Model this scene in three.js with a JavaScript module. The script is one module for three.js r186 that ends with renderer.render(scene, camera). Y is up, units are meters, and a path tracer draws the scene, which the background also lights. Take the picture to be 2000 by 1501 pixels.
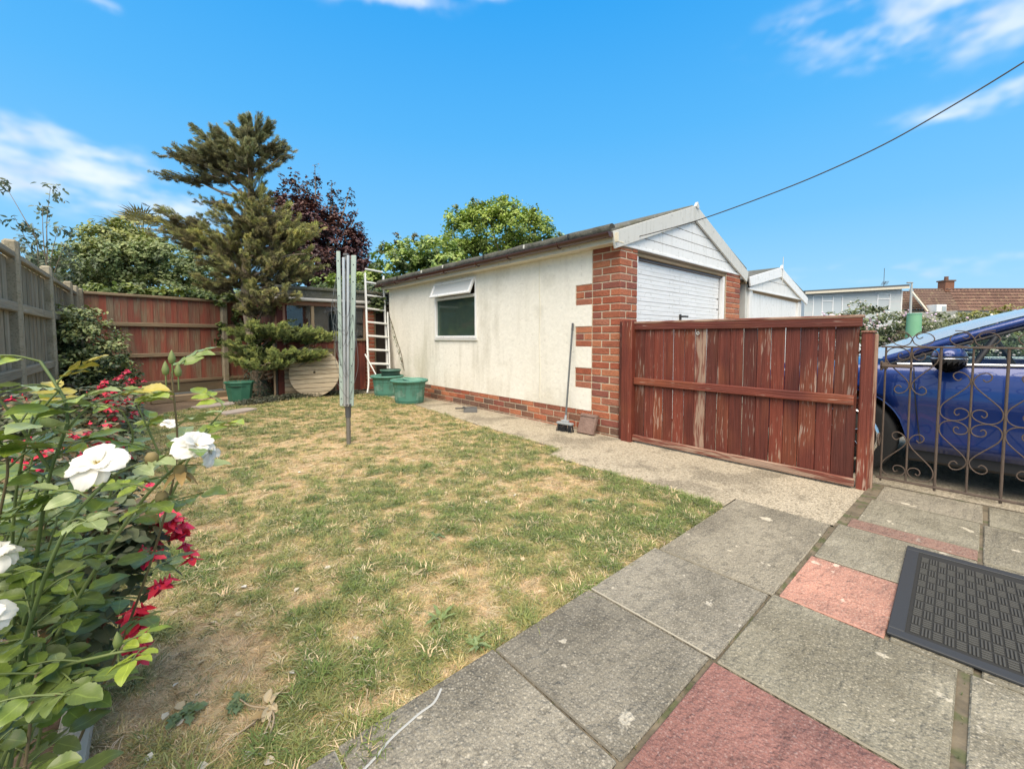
import * as THREE from 'three';
import { mergeGeometries, toCreasedNormals } from 'three/addons/utils/BufferGeometryUtils.js';
import { ImprovedNoise } from 'three/addons/math/ImprovedNoise.js';

// ---------------------------------------------------------------- camera, sky, sun, exposure
const scene = new THREE.Scene();
const camera = new THREE.PerspectiveCamera(85.49, 4 / 3, 0.05, 400);
camera.position.set(0, 1.12, 0);
camera.rotation.order = 'YXZ';
camera.rotation.set(-0.05045, -0.72082, 0);
camera.setViewOffset(2000, 1501, 0, 49.5, 2000, 1501);

const renderer = new THREE.WebGLRenderer({ antialias: true });
renderer.toneMapping = THREE.LinearToneMapping;
renderer.toneMappingExposure = 1.52;
renderer.shadowMap.enabled = true;
renderer.shadowMap.type = THREE.PCFSoftShadowMap;

const SUN_DIR = new THREE.Vector3(-0.40, 0.82, 0.34).normalize();
const sun = new THREE.DirectionalLight(new THREE.Color().setRGB(1.0, 0.86, 0.68), 4.0);
sun.position.copy(SUN_DIR).multiplyScalar(40);
sun.castShadow = true;
sun.shadow.radius = 120;
sun.shadow.mapSize.set(4096, 4096);
Object.assign(sun.shadow.camera, { left: -30, right: 30, top: 30, bottom: -30, near: 1, far: 120 });
scene.add(sun, sun.target);

// random numbers and noise
let SEED = 1;
const srand = (s) => { SEED = (s * 2654435761) >>> 0 || 1; };
const rnd = () => { SEED = (SEED + 0x6d2b79f5) | 0; let t = Math.imul(SEED ^ (SEED >>> 15), 1 | SEED); t = (t + Math.imul(t ^ (t >>> 7), 61 | t)) ^ t; return ((t ^ (t >>> 14)) >>> 0) / 4294967296; };
const rr = (a, b) => a + (b - a) * rnd();
const gs = () => (rnd() + rnd() + rnd() - 1.5) * 0.82;
const pick = (a) => a[Math.floor(rnd() * a.length)];
const clamp = (x, a = 0, b = 1) => Math.min(b, Math.max(a, x));
const mix = (a, b, t) => a + (b - a) * t;
const sstep = (a, b, x) => { const t = clamp((x - a) / (b - a)); return t * t * (3 - 2 * t); };
srand(99);
const TBL = new Float32Array(65536).map(() => rnd());
function vn(x, y, px, py, s) {          // tileable value noise, period px by py cells
  let xi = Math.floor(x), yi = Math.floor(y); const fx = x - xi, fy = y - yi;
  const u = fx * fx * (3 - 2 * fx), v = fy * fy * (3 - 2 * fy);
  xi = ((xi % px) + px) % px; yi = ((yi % py) + py) % py;
  const x1 = (xi + 1) % px, y1 = (yi + 1) % py, o = s * 7919;
  const a = TBL[(yi * 331 + xi + o) & 65535], b = TBL[(yi * 331 + x1 + o) & 65535], c = TBL[(y1 * 331 + xi + o) & 65535], d = TBL[(y1 * 331 + x1 + o) & 65535];
  return a + (b - a) * u + (c - a) * v + (a - b - c + d) * u * v;
}
function fbm(u, v, px, py, oct, s) {
  let r = 0, a = 0.5, t = 0;
  for (let i = 0; i < oct; i++) { r += a * vn(u * px, v * py, px, py, s + i); t += a; a *= 0.55; px *= 2; py *= 2; }
  return r / t;
}
function stones(u, v, n, s, r0, r1) {   // rounded bits of aggregate: 1 inside a stone, 0 in the matrix
  const x = u * n, y = v * n, xi = Math.floor(x), yi = Math.floor(y); let m = 0;
  for (let a = -1; a < 2; a++) for (let b = -1; b < 2; b++) { const i = (xi + a + n) % n, j = (yi + b + n) % n, k = (j * 977 + i * 31 + s * 7919) & 65535, px = xi + a + TBL[k], py = yi + b + TBL[(k + 4001) & 65535], r = r0 + (r1 - r0) * TBL[(k + 9001) & 65535], d = Math.hypot(x - px, y - py); if (d < r) m = Math.max(m, Math.min(1, (r - d) / (r * .35)) * (.45 + .55 * TBL[(k + 12007) & 65535])); }
  return m;
}
const grain = (u, v, s) => TBL[(Math.floor(u * 4099) * 131 + Math.floor(v * 4099) * 7907 + s * 101) & 65535];
const perlin = new ImprovedNoise();
const n3 = (x, y, z) => perlin.noise(x + 31.7, y + 11.3, z + 57.1);

// sky: blue above, paler towards the horizon, with broken white cloud all the way round
function makeSky() {
  const W = 1600, H = 800, a = new Float32Array(W * H * 4), E = 1.0;
  const f3 = (x, y, z, oct) => { let r = 0, m = 0.5, k = 1; for (let i = 0; i < oct; i++) { r += m * n3(x * k, y * k, z * k); k *= 2.03; m *= 0.55; } return r; };
  const stops = [[0, .35, .54, .67], [.10, .24, .475, .675], [.24, .135, .392, .67], [.42, .070, .325, .65], [.64, .022, .25, .61], [1, .016, .21, .56]];
  // broad banks of cloud (azimuth, elevation in degrees, half width, half height, weight)
  const BANKS = [[-46, 15.0, 9, 2.6, .8], [-52, 16.5, 8, 2.2, .6], [-41, 13, 6, 1.6, .55], [-43, 29.3, 2.4, .8, .7], [-19, 37.4, 6.5, 1.7, .85], [-2, 38.6, 3, .7, .6], [44, 27.5, 10, 3.4, .42], [36, 31, 7, 1.6, .34], [49, 20.3, 7, 1.2, .5], [54, 32, 10, 5, .5], [42, 7, 12, 1.3, .4], [60, 6, 16, 1.4, .45],
    [92, 24, 26, 9, .9], [145, 36, 34, 11, 1], [-98, 32, 30, 11, 1], [-140, 24, 28, 9, .9], [180, 18, 28, 8, .9], [80, 56, 44, 11, 1], [-80, 62, 54, 12, 1], [170, 62, 54, 13, 1], [0, 66, 44, 9, .8], [-72, 46, 20, 7, .8], [120, 12, 26, 5, .7]];  // these banks lie out of view, added to whiten the blue skylight
  for (let j = 0; j < H; j++) {
    const el = ((j + .5) / H - .5) * Math.PI, y = Math.sin(el), ce = Math.cos(el), e = Math.max(0, y);
    let k = 0; while (k < stops.length - 2 && stops[k + 1][0] < e) k++;
    const t = clamp((e - stops[k][0]) / (stops[k + 1][0] - stops[k][0])), base = [1, 2, 3].map((c) => mix(stops[k][c], stops[k + 1][c], t));
    for (let i = 0; i < W; i++) {
      const az = ((i + .5) / W - .5) * 2 * Math.PI, x = Math.cos(az) * ce, z = Math.sin(az) * ce, o = (j * W + i) * 4;
      let c = [...base];
      if (y > 0) {
        let azc = Math.atan2(x, -z) * 180 / Math.PI - 41.3, eld = el * 180 / Math.PI, d = 0;     // degrees right of the garden's diagonal
        if (azc < -180) azc += 360;
        for (const [A, B, w, h, g] of BANKS) {
          let da = Math.abs(azc - A); if (da > 180) da = 360 - da; da *= Math.cos(B * Math.PI / 180);
          const q = (da / w) ** 2 + ((eld - B) / h) ** 2; if (q < 6) d += g * Math.exp(-q * .9);
        }
        if (d > .02) {
          const p = 1 / (y + .22), n = f3(x * 6, y * 17, z * 6, 7) * 1.1 + .40 * f3(x * 20 + y * 9, y * 60, z * 20, 5);
          const dens = sstep(.18, 1.30, d * 1.05 + n * 1.7 * Math.min(1, d * 2)) * .76;
          const sh = 1 - .16 * sstep(0, .5, f3(x * 8 + 4, y * 16, z * 8, 3) + .1);
          c = [mix(c[0], .70 * sh, dens), mix(c[1], .725 * sh, dens), mix(c[2], .76 * sh, dens)];
        }
      } else { const g = sstep(0, -.08, y); c = [mix(c[0], .20, g), mix(c[1], .19, g), mix(c[2], .16, g)]; }
      a[o] = c[0] * E; a[o + 1] = c[1] * E; a[o + 2] = c[2] * E; a[o + 3] = 1;
    }
  }
  const t = new THREE.DataTexture(a, W, H, THREE.RGBAFormat, THREE.FloatType);
  t.mapping = THREE.EquirectangularReflectionMapping; t.magFilter = t.minFilter = THREE.LinearFilter; t.needsUpdate = true;
  return t;
}
const SKY = makeSky();
scene.background = SKY; scene.environment = SKY;

// ---------------------------------------------------------------- textures
const s2b = (c) => { c = clamp(c); return Math.round(255 * (c <= .0031308 ? c * 12.92 : 1.055 * Math.pow(c, 1 / 2.4) - .055)); };
function tex(w, h, metresU, metresV, fn) {     // fn(u, v) -> linear [r, g, b]; u, v in 0..1 and tileable
  const a = new Uint8Array(w * h * 4);
  for (let j = 0; j < h; j++) for (let i = 0; i < w; i++) { const c = fn(i / w, j / h), o = (j * w + i) * 4; a[o] = s2b(c[0]); a[o + 1] = s2b(c[1]); a[o + 2] = s2b(c[2]); a[o + 3] = 255; }
  const t = new THREE.DataTexture(a, w, h); t.colorSpace = THREE.SRGBColorSpace; return fin(t, metresU, metresV);
}
function btex(w, h, metresU, metresV, fn) {    // grey data
  const a = new Uint8Array(w * h * 4);
  for (let j = 0; j < h; j++) for (let i = 0; i < w; i++) { const c = Math.round(255 * clamp(fn(i / w, j / h))), o = (j * w + i) * 4; a[o] = a[o + 1] = a[o + 2] = c; a[o + 3] = 255; }
  return fin(new THREE.DataTexture(a, w, h), metresU, metresV);
}
function fin(t, mu, mv) { t.wrapS = t.wrapT = THREE.RepeatWrapping; t.magFilter = THREE.LinearFilter; t.minFilter = THREE.LinearFilter; t.repeat.set(1 / mu, 1 / mv); t.needsUpdate = true; return t; }
const c3 = (a, b, t) => [mix(a[0], b[0], t), mix(a[1], b[1], t), mix(a[2], b[2], t)];
const mul = (a, k) => [a[0] * k, a[1] * k, a[2] * k];
const lin = (r, g, b) => new THREE.Color().setRGB(r, g, b);
function mat(c, rough = .8, o = {}) { return new THREE.MeshStandardMaterial({ color: Array.isArray(c) ? lin(...c) : c, roughness: rough, metalness: 0, ...o }); }
function phys(c, rough, o = {}) { return new THREE.MeshPhysicalMaterial({ color: Array.isArray(c) ? lin(...c) : c, roughness: rough, ...o }); }

const B_FINE = btex(512, 512, .5, .5, (u, v) => fbm(u, v, 32, 32, 4, 3));
const B_ROUGH = btex(512, 512, 1, 1, (u, v) => fbm(u, v, 12, 12, 6, 9));
// creamy painted render, grimy in vertical runs
const renderMap = tex(1024, 512, 5.8, 2.6, (u, v) => {
  const y = v * 2.6, big = fbm(u, v, 5, 3, 5, 21), run = fbm(u, v, 60, 3, 4, 31), run2 = fbm(u, v, 22, 2, 3, 37), fine = fbm(u, v, 180, 80, 3, 41);
  let c = c3([.79, .75, .645], [.85, .82, .735], big);
  let d = sstep(.50, .85, run * .55 + run2 * .5) * sstep(.1, .9, big + .25);
  d *= .35 + .65 * sstep(2.1, .5, y);
  c = c3(c, [.47, .44, .35], d * .62);
  const blot = sstep(.60, .78, fbm(u, v, 14, 7, 4, 51)); c = c3(c, [.60, .565, .46], blot * .35);
  const foot = sstep(.62, .22, y) * sstep(.35, .75, fbm(u, v, 40, 6, 4, 57)); c = c3(c, [.48, .43, .32], foot * .35);
  const green = sstep(.63, .85, u) * sstep(1.9, .2, y) * sstep(.4, .7, run2 * .5 + big * .5); c = c3(c, [.36, .35, .20], green * .62);
  const specks = sstep(.80, .86, fbm(u, v, 130, 60, 2, 61)); c = c3(c, [.42, .38, .3], specks * .22);
  return mul(c, .93 + .14 * fine);
});
const M = {};
M.render = mat([1, 1, 1], .9, { map: renderMap, bumpMap: btex(1024, 512, 5.8, 2.6, (u, v) => fbm(u, v, 12, 6, 3, 5) * .5 + fbm(u, v, 160, 70, 3, 6) * .5), bumpScale: .006 });
// brick faces: one speckled map, several tones
const brickMap = tex(512, 512, .5, .5, (u, v) => { const a = fbm(u, v, 6, 10, 4, 71), b = fbm(u, v, 60, 60, 3, 73), s = sstep(.72, .82, fbm(u, v, 40, 40, 2, 75)), w = sstep(.62, .8, fbm(u, v, 9, 14, 4, 77)); let c = mul([1, 1, 1], .62 + .42 * a + .2 * (b - .5)); c = c3(c, [.45, .36, .34], s * .6); return c3(c, [1.0, .98, 1.05], w * .35); });
M.brick = [[.46, .150, .074], [.38, .118, .062], [.50, .185, .092], [.28, .090, .062], [.40, .15, .09], [.37, .100, .050]].map((c) => mat(c, .88, { map: brickMap, bumpMap: B_FINE, bumpScale: .006 }));
M.brickDirty = [[.20, .105, .070], [.25, .115, .070], [.17, .10, .072], [.29, .10, .060]].map((c) => mat(c, .92, { map: brickMap, bumpMap: B_FINE, bumpScale: .006 }));
M.mortar = mat([.62, .51, .37], .95, { map: tex(256, 256, .4, .4, (u, v) => mul([1, 1, 1], .7 + .4 * fbm(u, v, 24, 24, 4, 81))), bumpMap: B_FINE, bumpScale: .004 });
// slabs: aggregate speckle and lichen
function slabTex(base, dark, speck, s) {
  return tex(800, 800, 1.3, 1.3, (u, v) => {
    const big = fbm(u, v, 4, 4, 6, s), mid = fbm(u, v, 40, 40, 4, s + 7), st = stones(u, v, 110, s + 1, .05, .34), st2 = stones(u, v, 210, s + 2, .05, .40), l = fbm(u, v, 16, 16, 5, s + 17);
    let c = c3(dark, base, clamp(sstep(.28, .72, big) * .75 + (mid - .5) * .8 + .12));
    const sm = fbm(u, v, 3, 3, 4, s + 23); c = mul(c, .78 + .44 * sm); c = mul(c, .72 + .56 * grain(u, v, s)); c = c3(c, mul(dark, .6), sstep(.58, .75, mid) * .5);
    c = c3(c, speck, st * .46); c = c3(c, mul(speck, .8), st2 * .34);
    return c3(c, mul(speck, 1.1), sstep(.755, .80, l) * .6);
  });
}
const slabBump = btex(800, 800, 1.1, 1.1, (u, v) => { const w = fbm(u, v, 5, 16, 5, 91); return .55 * Math.abs(w * 2 - 1) + .3 * fbm(u, v, 30, 30, 3, 93) + .25 * fbm(u, v, 150, 150, 2, 94); });
const greySlab = slabTex([.245, .222, .172], [.105, .095, .072], [.60, .55, .44], 101), warmSlab = slabTex([.31, .285, .215], [.155, .140, .100], [.62, .56, .44], 121);
M.slabGrey = [[1, 1, 1], [.86, .86, .86], [1.08, 1.06, 1.02]].map((c) => mat(c, .92, { map: greySlab, bumpMap: slabBump, bumpScale: .022 }));
M.slabWarm = [[1, 1, 1], [.9, .9, .88]].map((c) => mat(c, .92, { map: warmSlab, bumpMap: slabBump, bumpScale: .022 }));
const pinkSlab = slabTex([.45, .225, .170], [.24, .125, .100], [.66, .52, .43], 141);
M.slabPink = [[.62, .58, .62], [1.05, 1.05, 1.0], [.62, .72, .72]].map((c) => mat(c, .92, { map: pinkSlab, bumpMap: slabBump, bumpScale: .022 }));
M.concrete = mat([1, 1, 1], .95, { map: tex(800, 800, 1.6, 1.6, (u, v) => {
  const big = fbm(u, v, 4, 4, 5, 201), st = sstep(.46, .70, fbm(u, v, 7, 7, 6, 205)), a = stones(u, v, 90, 4, .1, .5), d = stones(u, v, 64, 6, .02, .46), g2 = fbm(u, v, 90, 90, 3, 209);
  let c = c3([.36, .31, .22], [.52, .455, .34], big); c = mul(c, .68 + .62 * grain(u, v, 7)); c = c3(c, [.185, .16, .115], st * .74); c = c3(c, [.62, .55, .42], a * .55); c = c3(c, [.13, .11, .075], d * .6); return c3(c, [.16, .13, .085], sstep(.55, .75, g2) * .5);
}), bumpMap: btex(800, 800, 1.6, 1.6, (u, v) => stones(u, v, 150, 4, .1, .5) * .6 + .4 * fbm(u, v, 90, 90, 3, 209)), bumpScale: .010 });
M.edging = mat([1, 1, 1], .95, { map: tex(512, 512, .6, .6, (u, v) => { const g = fbm(u, v, 60, 60, 3, 215), b = fbm(u, v, 6, 6, 4, 216); let c = c3([.34, .31, .24], [.56, .52, .43], b); return c3(c, [.22, .20, .14], sstep(.6, .75, g) * .6); }), bumpMap: B_FINE, bumpScale: .008 });
// timber: v runs along the grain
function woodTex(w, h, mu, mv, f) { return tex(w, h, mu, mv, (u, v) => { const warp = (fbm(u, v, 5, 4, 3, 301) - .5) * .03, uu = u + warp; return f(fbm(uu, v, 70, 3, 4, 303), fbm(uu, v, 18, 2, 4, 307), fbm(u, v, 7, 5, 4, 311), fbm(uu, v, 160, 14, 3, 313), fbm(u, v, 3, 2, 3, 317), u, v); }); }
const woodBump = btex(512, 1024, .6, 1.6, (u, v) => fbm(u + (fbm(u, v, 5, 4, 3, 301) - .5) * .03, v, 90, 5, 4, 303));
const redGate = woodTex(768, 896, 1.2, 1.6, (g, s, b, f, big, u, v) => {
  let c = c3([.105, .020, .012], [.215, .046, .025], sstep(.2, .8, s * .6 + b * .5)); c = c3(c, [.27, .075, .030], sstep(.55, .75, big) * .6);
  c = mul(c, .62 + .7 * g) ; c = mul(c, .85 + .3 * grain(u * .5, v * .1, 5));
  const bare = sstep(.765, .88, b * .34 + s * .22 + f * .62 + (big - .5) * .42); c = c3(c, c3([.30, .13, .09], [.50, .36, .28], sstep(.3, .7, f)), bare * (.45 + .5 * f));
  return c3(c, [.08, .014, .01], sstep(.72, .8, g) * .35);
});
M.gateRed = [[.78, .78, .78], [.56, .58, .60], [.96, .96, .94], [.90, .88, .82]].map((c) => mat(c, .62, { map: redGate, bumpMap: woodBump, bumpScale: .006 }));
const bareGate = woodTex(512, 1024, 1.2, 1.6, (g, s, b, f, big) => { let c = c3([.17, .042, .025], [.36, .24, .17], sstep(.40, .66, s * .4 + b * .5 + (f - .5) * .6 + .05)); return mul(c, .75 + .5 * g); });
M.gateBare = [mat([1, 1, 1], .75, { map: bareGate, bumpMap: woodBump, bumpScale: .006 })];
const redFence = woodTex(768, 896, 1.2, 2.0, (g, s, b, f, big) => {
  let c = c3([.27, .105, .070], [.24, .145, .090], sstep(.40, .62, b * .6 + s * .4)); c = c3(c, [.30, .070, .048], sstep(.50, .68, big * .6 + s * .42) * .7); c = c3(c, [.30, .24, .16], sstep(.56, .74, f * .4 + b * .6) * .55); return mul(c, .72 + .5 * g);
});
M.fenceRed = [[1, 1, 1], [.86, .9, .92], [1.12, 1, .95], [.95, 1.02, 1.0]].map((c) => mat(c, .88, { map: redFence, bumpMap: woodBump, bumpScale: .006 }));
const tanWood = woodTex(512, 1024, 1.2, 2.0, (g, s, b, f) => mul(c3(c3([.235, .165, .098], [.34, .26, .165], s), [.15, .13, .08], sstep(.55, .75, b) * .5), .75 + .45 * g));
M.tan = [[1, 1, 1], [.85, .87, .86]].map((c) => mat(c, .9, { map: tanWood, bumpMap: woodBump, bumpScale: .006 }));
const greyWood = woodTex(768, 896, 1.2, 2.0, (g, s, b, f, big) => { let c = c3([.21, .178, .128], [.37, .325, .245], s * .5 + b * .5); c = c3(c, [.46, .425, .35], sstep(.55, .75, f * .45 + big * .55) * .5); c = c3(c, [.10, .09, .055], sstep(.6, .8, b) * .35); return mul(c, .7 + .55 * g); });
M.greyWood = [[1, 1, 1], [.84, .85, .82], [1.1, 1.08, 1.04], [.92, .86, .78]].map((c) => mat(c, .92, { map: greyWood, bumpMap: woodBump, bumpScale: .006 }));
M.post = mat([1, 1, 1], .95, { map: tex(512, 512, .5, .5, (u, v) => { const b = fbm(u, v, 4, 4, 5, 401), g = fbm(u, v, 45, 45, 3, 403); let c = c3([.25, .215, .15], [.43, .385, .285], b); c = c3(c, [.17, .15, .09], sstep(.58, .7, g) * .6); return c3(c, [.27, .27, .14], sstep(.55, .7, fbm(u, v, 6, 3, 4, 405)) * .45); }), bumpMap: B_ROUGH, bumpScale: .01 });
M.felt = mat([.8, .8, .78], .97, { map: tex(512, 512, 1, 1, (u, v) => { const b = fbm(u, v, 5, 5, 5, 411), g = fbm(u, v, 70, 70, 3, 413); let c = c3([.075, .075, .068], [.20, .20, .175], b); c = c3(c, [.30, .29, .24], sstep(.58, .7, g) * .5); return c3(c, [.10, .10, .05], sstep(.52, .7, fbm(u, v, 9, 9, 4, 415)) * .5); }), bumpMap: B_ROUGH, bumpScale: .015 });
M.feltDark = mat([.55, .55, .52], .97, { map: M.felt.map, bumpMap: B_ROUGH, bumpScale: .02 });
const whiteMap = tex(512, 512, 1.2, 1.2, (u, v) => { const b = fbm(u, v, 4, 6, 4, 421), s = sstep(.68, .8, fbm(u, v, 26, 26, 3, 423)), r = sstep(.55, .8, fbm(u, v, 30, 3, 3, 425)); return c3(c3([1, 1, 1], [.80, .80, .77], r * .5 + b * .25), [.55, .54, .50], s * .4); });
M.white = mat([.80, .80, .78], .5, { map: whiteMap }); M.whiteClean = mat([.84, .84, .83], .38, { map: whiteMap });
M.whiteGrimy = mat([.60, .60, .56], .6, { map: whiteMap }); M.cream = mat([.66, .61, .49], .65, { map: whiteMap });
M.brown = phys([.060, .022, .016], .35, { clearcoat: .3 });
M.black = mat([.02, .02, .02], .5); M.dark = mat([.035, .032, .028], .9); M.darkGrey = mat([.09, .092, .095], .6);
M.glass = phys([1, 1, 1], .03, { transmission: 1, thickness: 0, ior: 1.5 });
M.glassDirty = phys([.85, .87, .84], .08, { transmission: .92, thickness: 0, ior: 1.5 });
M.alu = mat([.62, .62, .60], .38, { metalness: .75 }); M.steel = mat([.34, .34, .33], .42, { metalness: .7 });

// ---------------------------------------------------------------- builders
const V3 = (x, y, z) => new THREE.Vector3(x, y, z);
const DIAG = 0.72082, CS = Math.cos(DIAG), SN = Math.sin(DIAG);
const far = (r, y, d) => V3(CS * r + SN * d, y, SN * r - CS * d);   // axes turned 41.3 degrees, along which the far things stand
function bx(w, h, d, c = .004, ou = 0, ov = 0) {      // box with chamfered edges and uv in metres
  const H = [w / 2, h / 2, d / 2]; c = Math.min(c, H[0] * .45, H[1] * .45, H[2] * .45);
  const P = [], pt = (ax, s, b, e) => { const v = [0, 0, 0], i = (ax + 1) % 3, k = (ax + 2) % 3; v[ax] = s * H[ax]; v[i] = b * (H[i] - c); v[k] = e * (H[k] - c); return v; };
  const quad = (a, b, c2, d2) => P.push(a, b, c2, a, c2, d2);
  for (let ax = 0; ax < 3; ax++) for (const s of [-1, 1]) quad(pt(ax, s, -1, -1), pt(ax, s, 1, -1), pt(ax, s, 1, 1), pt(ax, s, -1, 1));
  for (let ax = 0; ax < 3; ax++) { const b = (ax + 1) % 3; for (const s of [-1, 1]) for (const t of [-1, 1]) quad(pt(ax, s, t, -1), pt(ax, s, t, 1), pt(b, t, 1, s), pt(b, t, -1, s)); }
  for (const s of [-1, 1]) for (const t of [-1, 1]) for (const q of [-1, 1]) P.push(pt(0, s, t, q), pt(1, t, q, s), pt(2, q, s, t));
  const pos = [], nor = [], uv = [], n = V3(), A = V3(), Bv = V3(), C = V3();
  for (let i = 0; i < P.length; i += 3) {
    A.set(...P[i]); Bv.set(...P[i + 1]); C.set(...P[i + 2]);
    n.copy(Bv).sub(A).cross(V3().copy(C).sub(A)).normalize();
    const flip = n.dot(V3().copy(A).add(Bv).add(C)) < 0; if (flip) n.negate();
    const T = flip ? [A, C, Bv] : [A, Bv, C], ax = Math.abs(n.x) > .75 ? 0 : Math.abs(n.y) > .75 ? 1 : 2;
    for (const p of T) { pos.push(p.x, p.y, p.z); nor.push(n.x, n.y, n.z); uv.push((ax === 0 ? p.z : p.x) + ou, (ax === 1 ? p.z : p.y) + ov); }
  }
  const g = new THREE.BufferGeometry();
  g.setAttribute('position', new THREE.Float32BufferAttribute(pos, 3)); g.setAttribute('normal', new THREE.Float32BufferAttribute(nor, 3)); g.setAttribute('uv', new THREE.Float32BufferAttribute(uv, 2));
  return g;
}
const at = (g, x = 0, y = 0, z = 0, rx = 0, ry = 0, rz = 0) => { if (rx) g.rotateX(rx); if (ry) g.rotateY(ry); if (rz) g.rotateZ(rz); return g.translate(x, y, z); };
const flat = (g) => (g.index ? g.toNonIndexed() : g);
const merge = (l) => mergeGeometries(l.map((g) => { g = flat(g); for (const k of Object.keys(g.attributes)) if (!['position', 'normal', 'uv'].includes(k)) g.deleteAttribute(k); return g; }));
const hbx = (w, h, d, c, ou = 0, ov = 0) => bx(h, w, d, c, ou, ov).rotateZ(Math.PI / 2);   // box with the grain along x
const zbx = (w, h, d, c, ou = 0, ov = 0) => bx(w, d, h, c, ou, ov).rotateX(Math.PI / 2);   // grain along z
function tube(pts, r, seg = 24, rad = 6, closed = false) { return new THREE.TubeGeometry(new THREE.CatmullRomCurve3(pts.map((p) => (p.isVector3 ? p : V3(...p))), closed, 'centripetal'), seg, r, rad, closed); }
function taper(pts, r0, r1, seg = 16, rad = 7) {    // tapering limb
  const c = new THREE.CatmullRomCurve3(pts.map((p) => (p.isVector3 ? p : V3(...p)))), g = new THREE.TubeGeometry(c, seg, 1, rad), p = g.attributes.position, L = seg + 1;
  for (let i = 0; i < L; i++) { const o = c.getPointAt(i / seg), r = mix(r0, r1, i / seg); for (let j = 0; j <= rad; j++) { const k = i * (rad + 1) + j; p.setXYZ(k, o.x + (p.getX(k) - o.x) * r, o.y + (p.getY(k) - o.y) * r, o.z + (p.getZ(k) - o.z) * r); } }
  const uv = g.attributes.uv, len = c.getLength(); for (let k = 0; k < uv.count; k++) uv.setXY(k, uv.getY(k) * r0 * 6, uv.getX(k) * len);
  return g;
}
const bar = (a, b, r, rad = 8) => { const A = V3(...a), Bb = V3(...b), d = Bb.clone().sub(A), g = new THREE.CylinderGeometry(r, r, d.length(), rad); g.applyQuaternion(new THREE.Quaternion().setFromUnitVectors(V3(0, 1, 0), d.normalize())); return g.translate((a[0] + b[0]) / 2, (a[1] + b[1]) / 2, (a[2] + b[2]) / 2); };
const lathe = (pts, n = 40) => new THREE.LatheGeometry(pts.map((p) => new THREE.Vector2(...p)), n);
function extr(pts, depth, holes = [], bev = 0) {
  const s = new THREE.Shape(pts.map((p) => new THREE.Vector2(...p))); for (const h of holes) s.holes.push(new THREE.Path(h.map((p) => new THREE.Vector2(...p))));
  return new THREE.ExtrudeGeometry(s, { depth, bevelEnabled: bev > 0, bevelSize: bev, bevelThickness: bev, bevelSegments: 1, bevelOffset: -bev, curveSegments: 12 });
}
const WALLX = new THREE.Matrix4().makeBasis(V3(0, 0, -1), V3(0, 1, 0), V3(1, 0, 0));   // shape x -> -z, depth -> +x
const used = {};
const numbered = (n) => { const k = used[n] = (used[n] ?? -1) + 1; return k ? n + '_' + String(k).padStart(3, '0') : n; };
function thing(name, label, category, pos = [0, 0, 0], turn = 0, group) {
  const o = new THREE.Group(); o.name = numbered(name); o.position.set(...(pos.isVector3 ? pos.toArray() : pos)); o.rotation.y = turn; o.userData = { label, category }; if (group) o.userData.group = group; scene.add(o); return o;
}
function part(parent, name, geo, m, x = 0, y = 0, z = 0, rx = 0, ry = 0, rz = 0) {
  const o = new THREE.Mesh(geo, m); o.name = name; o.position.set(x, y, z); o.rotation.set(rx, ry, rz); o.castShadow = o.receiveShadow = true; parent.add(o); return o;
}
function solo(name, label, category, geo, m, pos = [0, 0, 0], turn = 0, group) { const o = part(scene, numbered(name), geo, m, ...(pos.isVector3 ? pos.toArray() : pos), 0, turn); o.userData = { label, category }; if (group) o.userData.group = group; return o; }
function struct(name, geo, m) { const o = part(scene, name, geo, m); o.userData.kind = 'structure'; return o; }
function inst(parent, name, geo, m, n, fill, kind = 'stuff') {     // fill(i, object3d, color) places one copy
  const im = new THREE.InstancedMesh(geo, m, n), d = new THREE.Object3D(), c = new THREE.Color();
  for (let i = 0; i < n; i++) { d.position.set(0, 0, 0); d.rotation.set(0, 0, 0); d.scale.set(1, 1, 1); d.quaternion.identity(); fill(i, d, c); d.updateMatrix(); im.setMatrixAt(i, d.matrix); im.setColorAt(i, c); }
  im.name = name; im.castShadow = im.receiveShadow = true; if (kind) im.userData.kind = kind; parent.add(im); return im;
}

// ================================================================ ground, lawn, path, patio
{
  const g = new THREE.PlaneGeometry(300, 300).rotateX(-Math.PI / 2); const uv = g.attributes.uv; for (let i = 0; i < uv.count; i++) uv.setXY(i, uv.getX(i) * 300, uv.getY(i) * 300);
  struct('ground', g.translate(0, -.02, 0), mat([1, 1, 1], .95, { map: tex(512, 512, 3, 3, (u, v) => { const b = fbm(u, v, 5, 5, 5, 501), g2 = fbm(u, v, 60, 60, 3, 503); return mul(c3([.16, .15, .11], [.30, .27, .20], b), .7 + .6 * g2); }), bumpMap: B_ROUGH, bumpScale: .01 }));
}
const LAWN = [[-.16, -.66], [.62, -1.12], [2.82, -1.12], [2.81, -2.70], [3.06, -2.80], [3.14, -4.2], [3.32, -6.3], [3.42, -8.0], [2.9, -8.55], [1.9, -8.75], [1.2, -8.35], [.55, -8.3], [-.15, -7.6]];
const inPoly = (P, x, z) => { let r = false; for (let i = 0, j = P.length - 1; i < P.length; j = i++) { const [a, b] = P[i], [c, d] = P[j]; if ((b > z) !== (d > z) && x < (c - a) * (z - b) / (d - b) + a) r = !r; } return r; };
const flatShape = (P, y) => { const s = new THREE.Shape(P.map(([x, z]) => new THREE.Vector2(x, -z))); return new THREE.ShapeGeometry(s).rotateX(-Math.PI / 2).translate(0, y, 0); };
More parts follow.
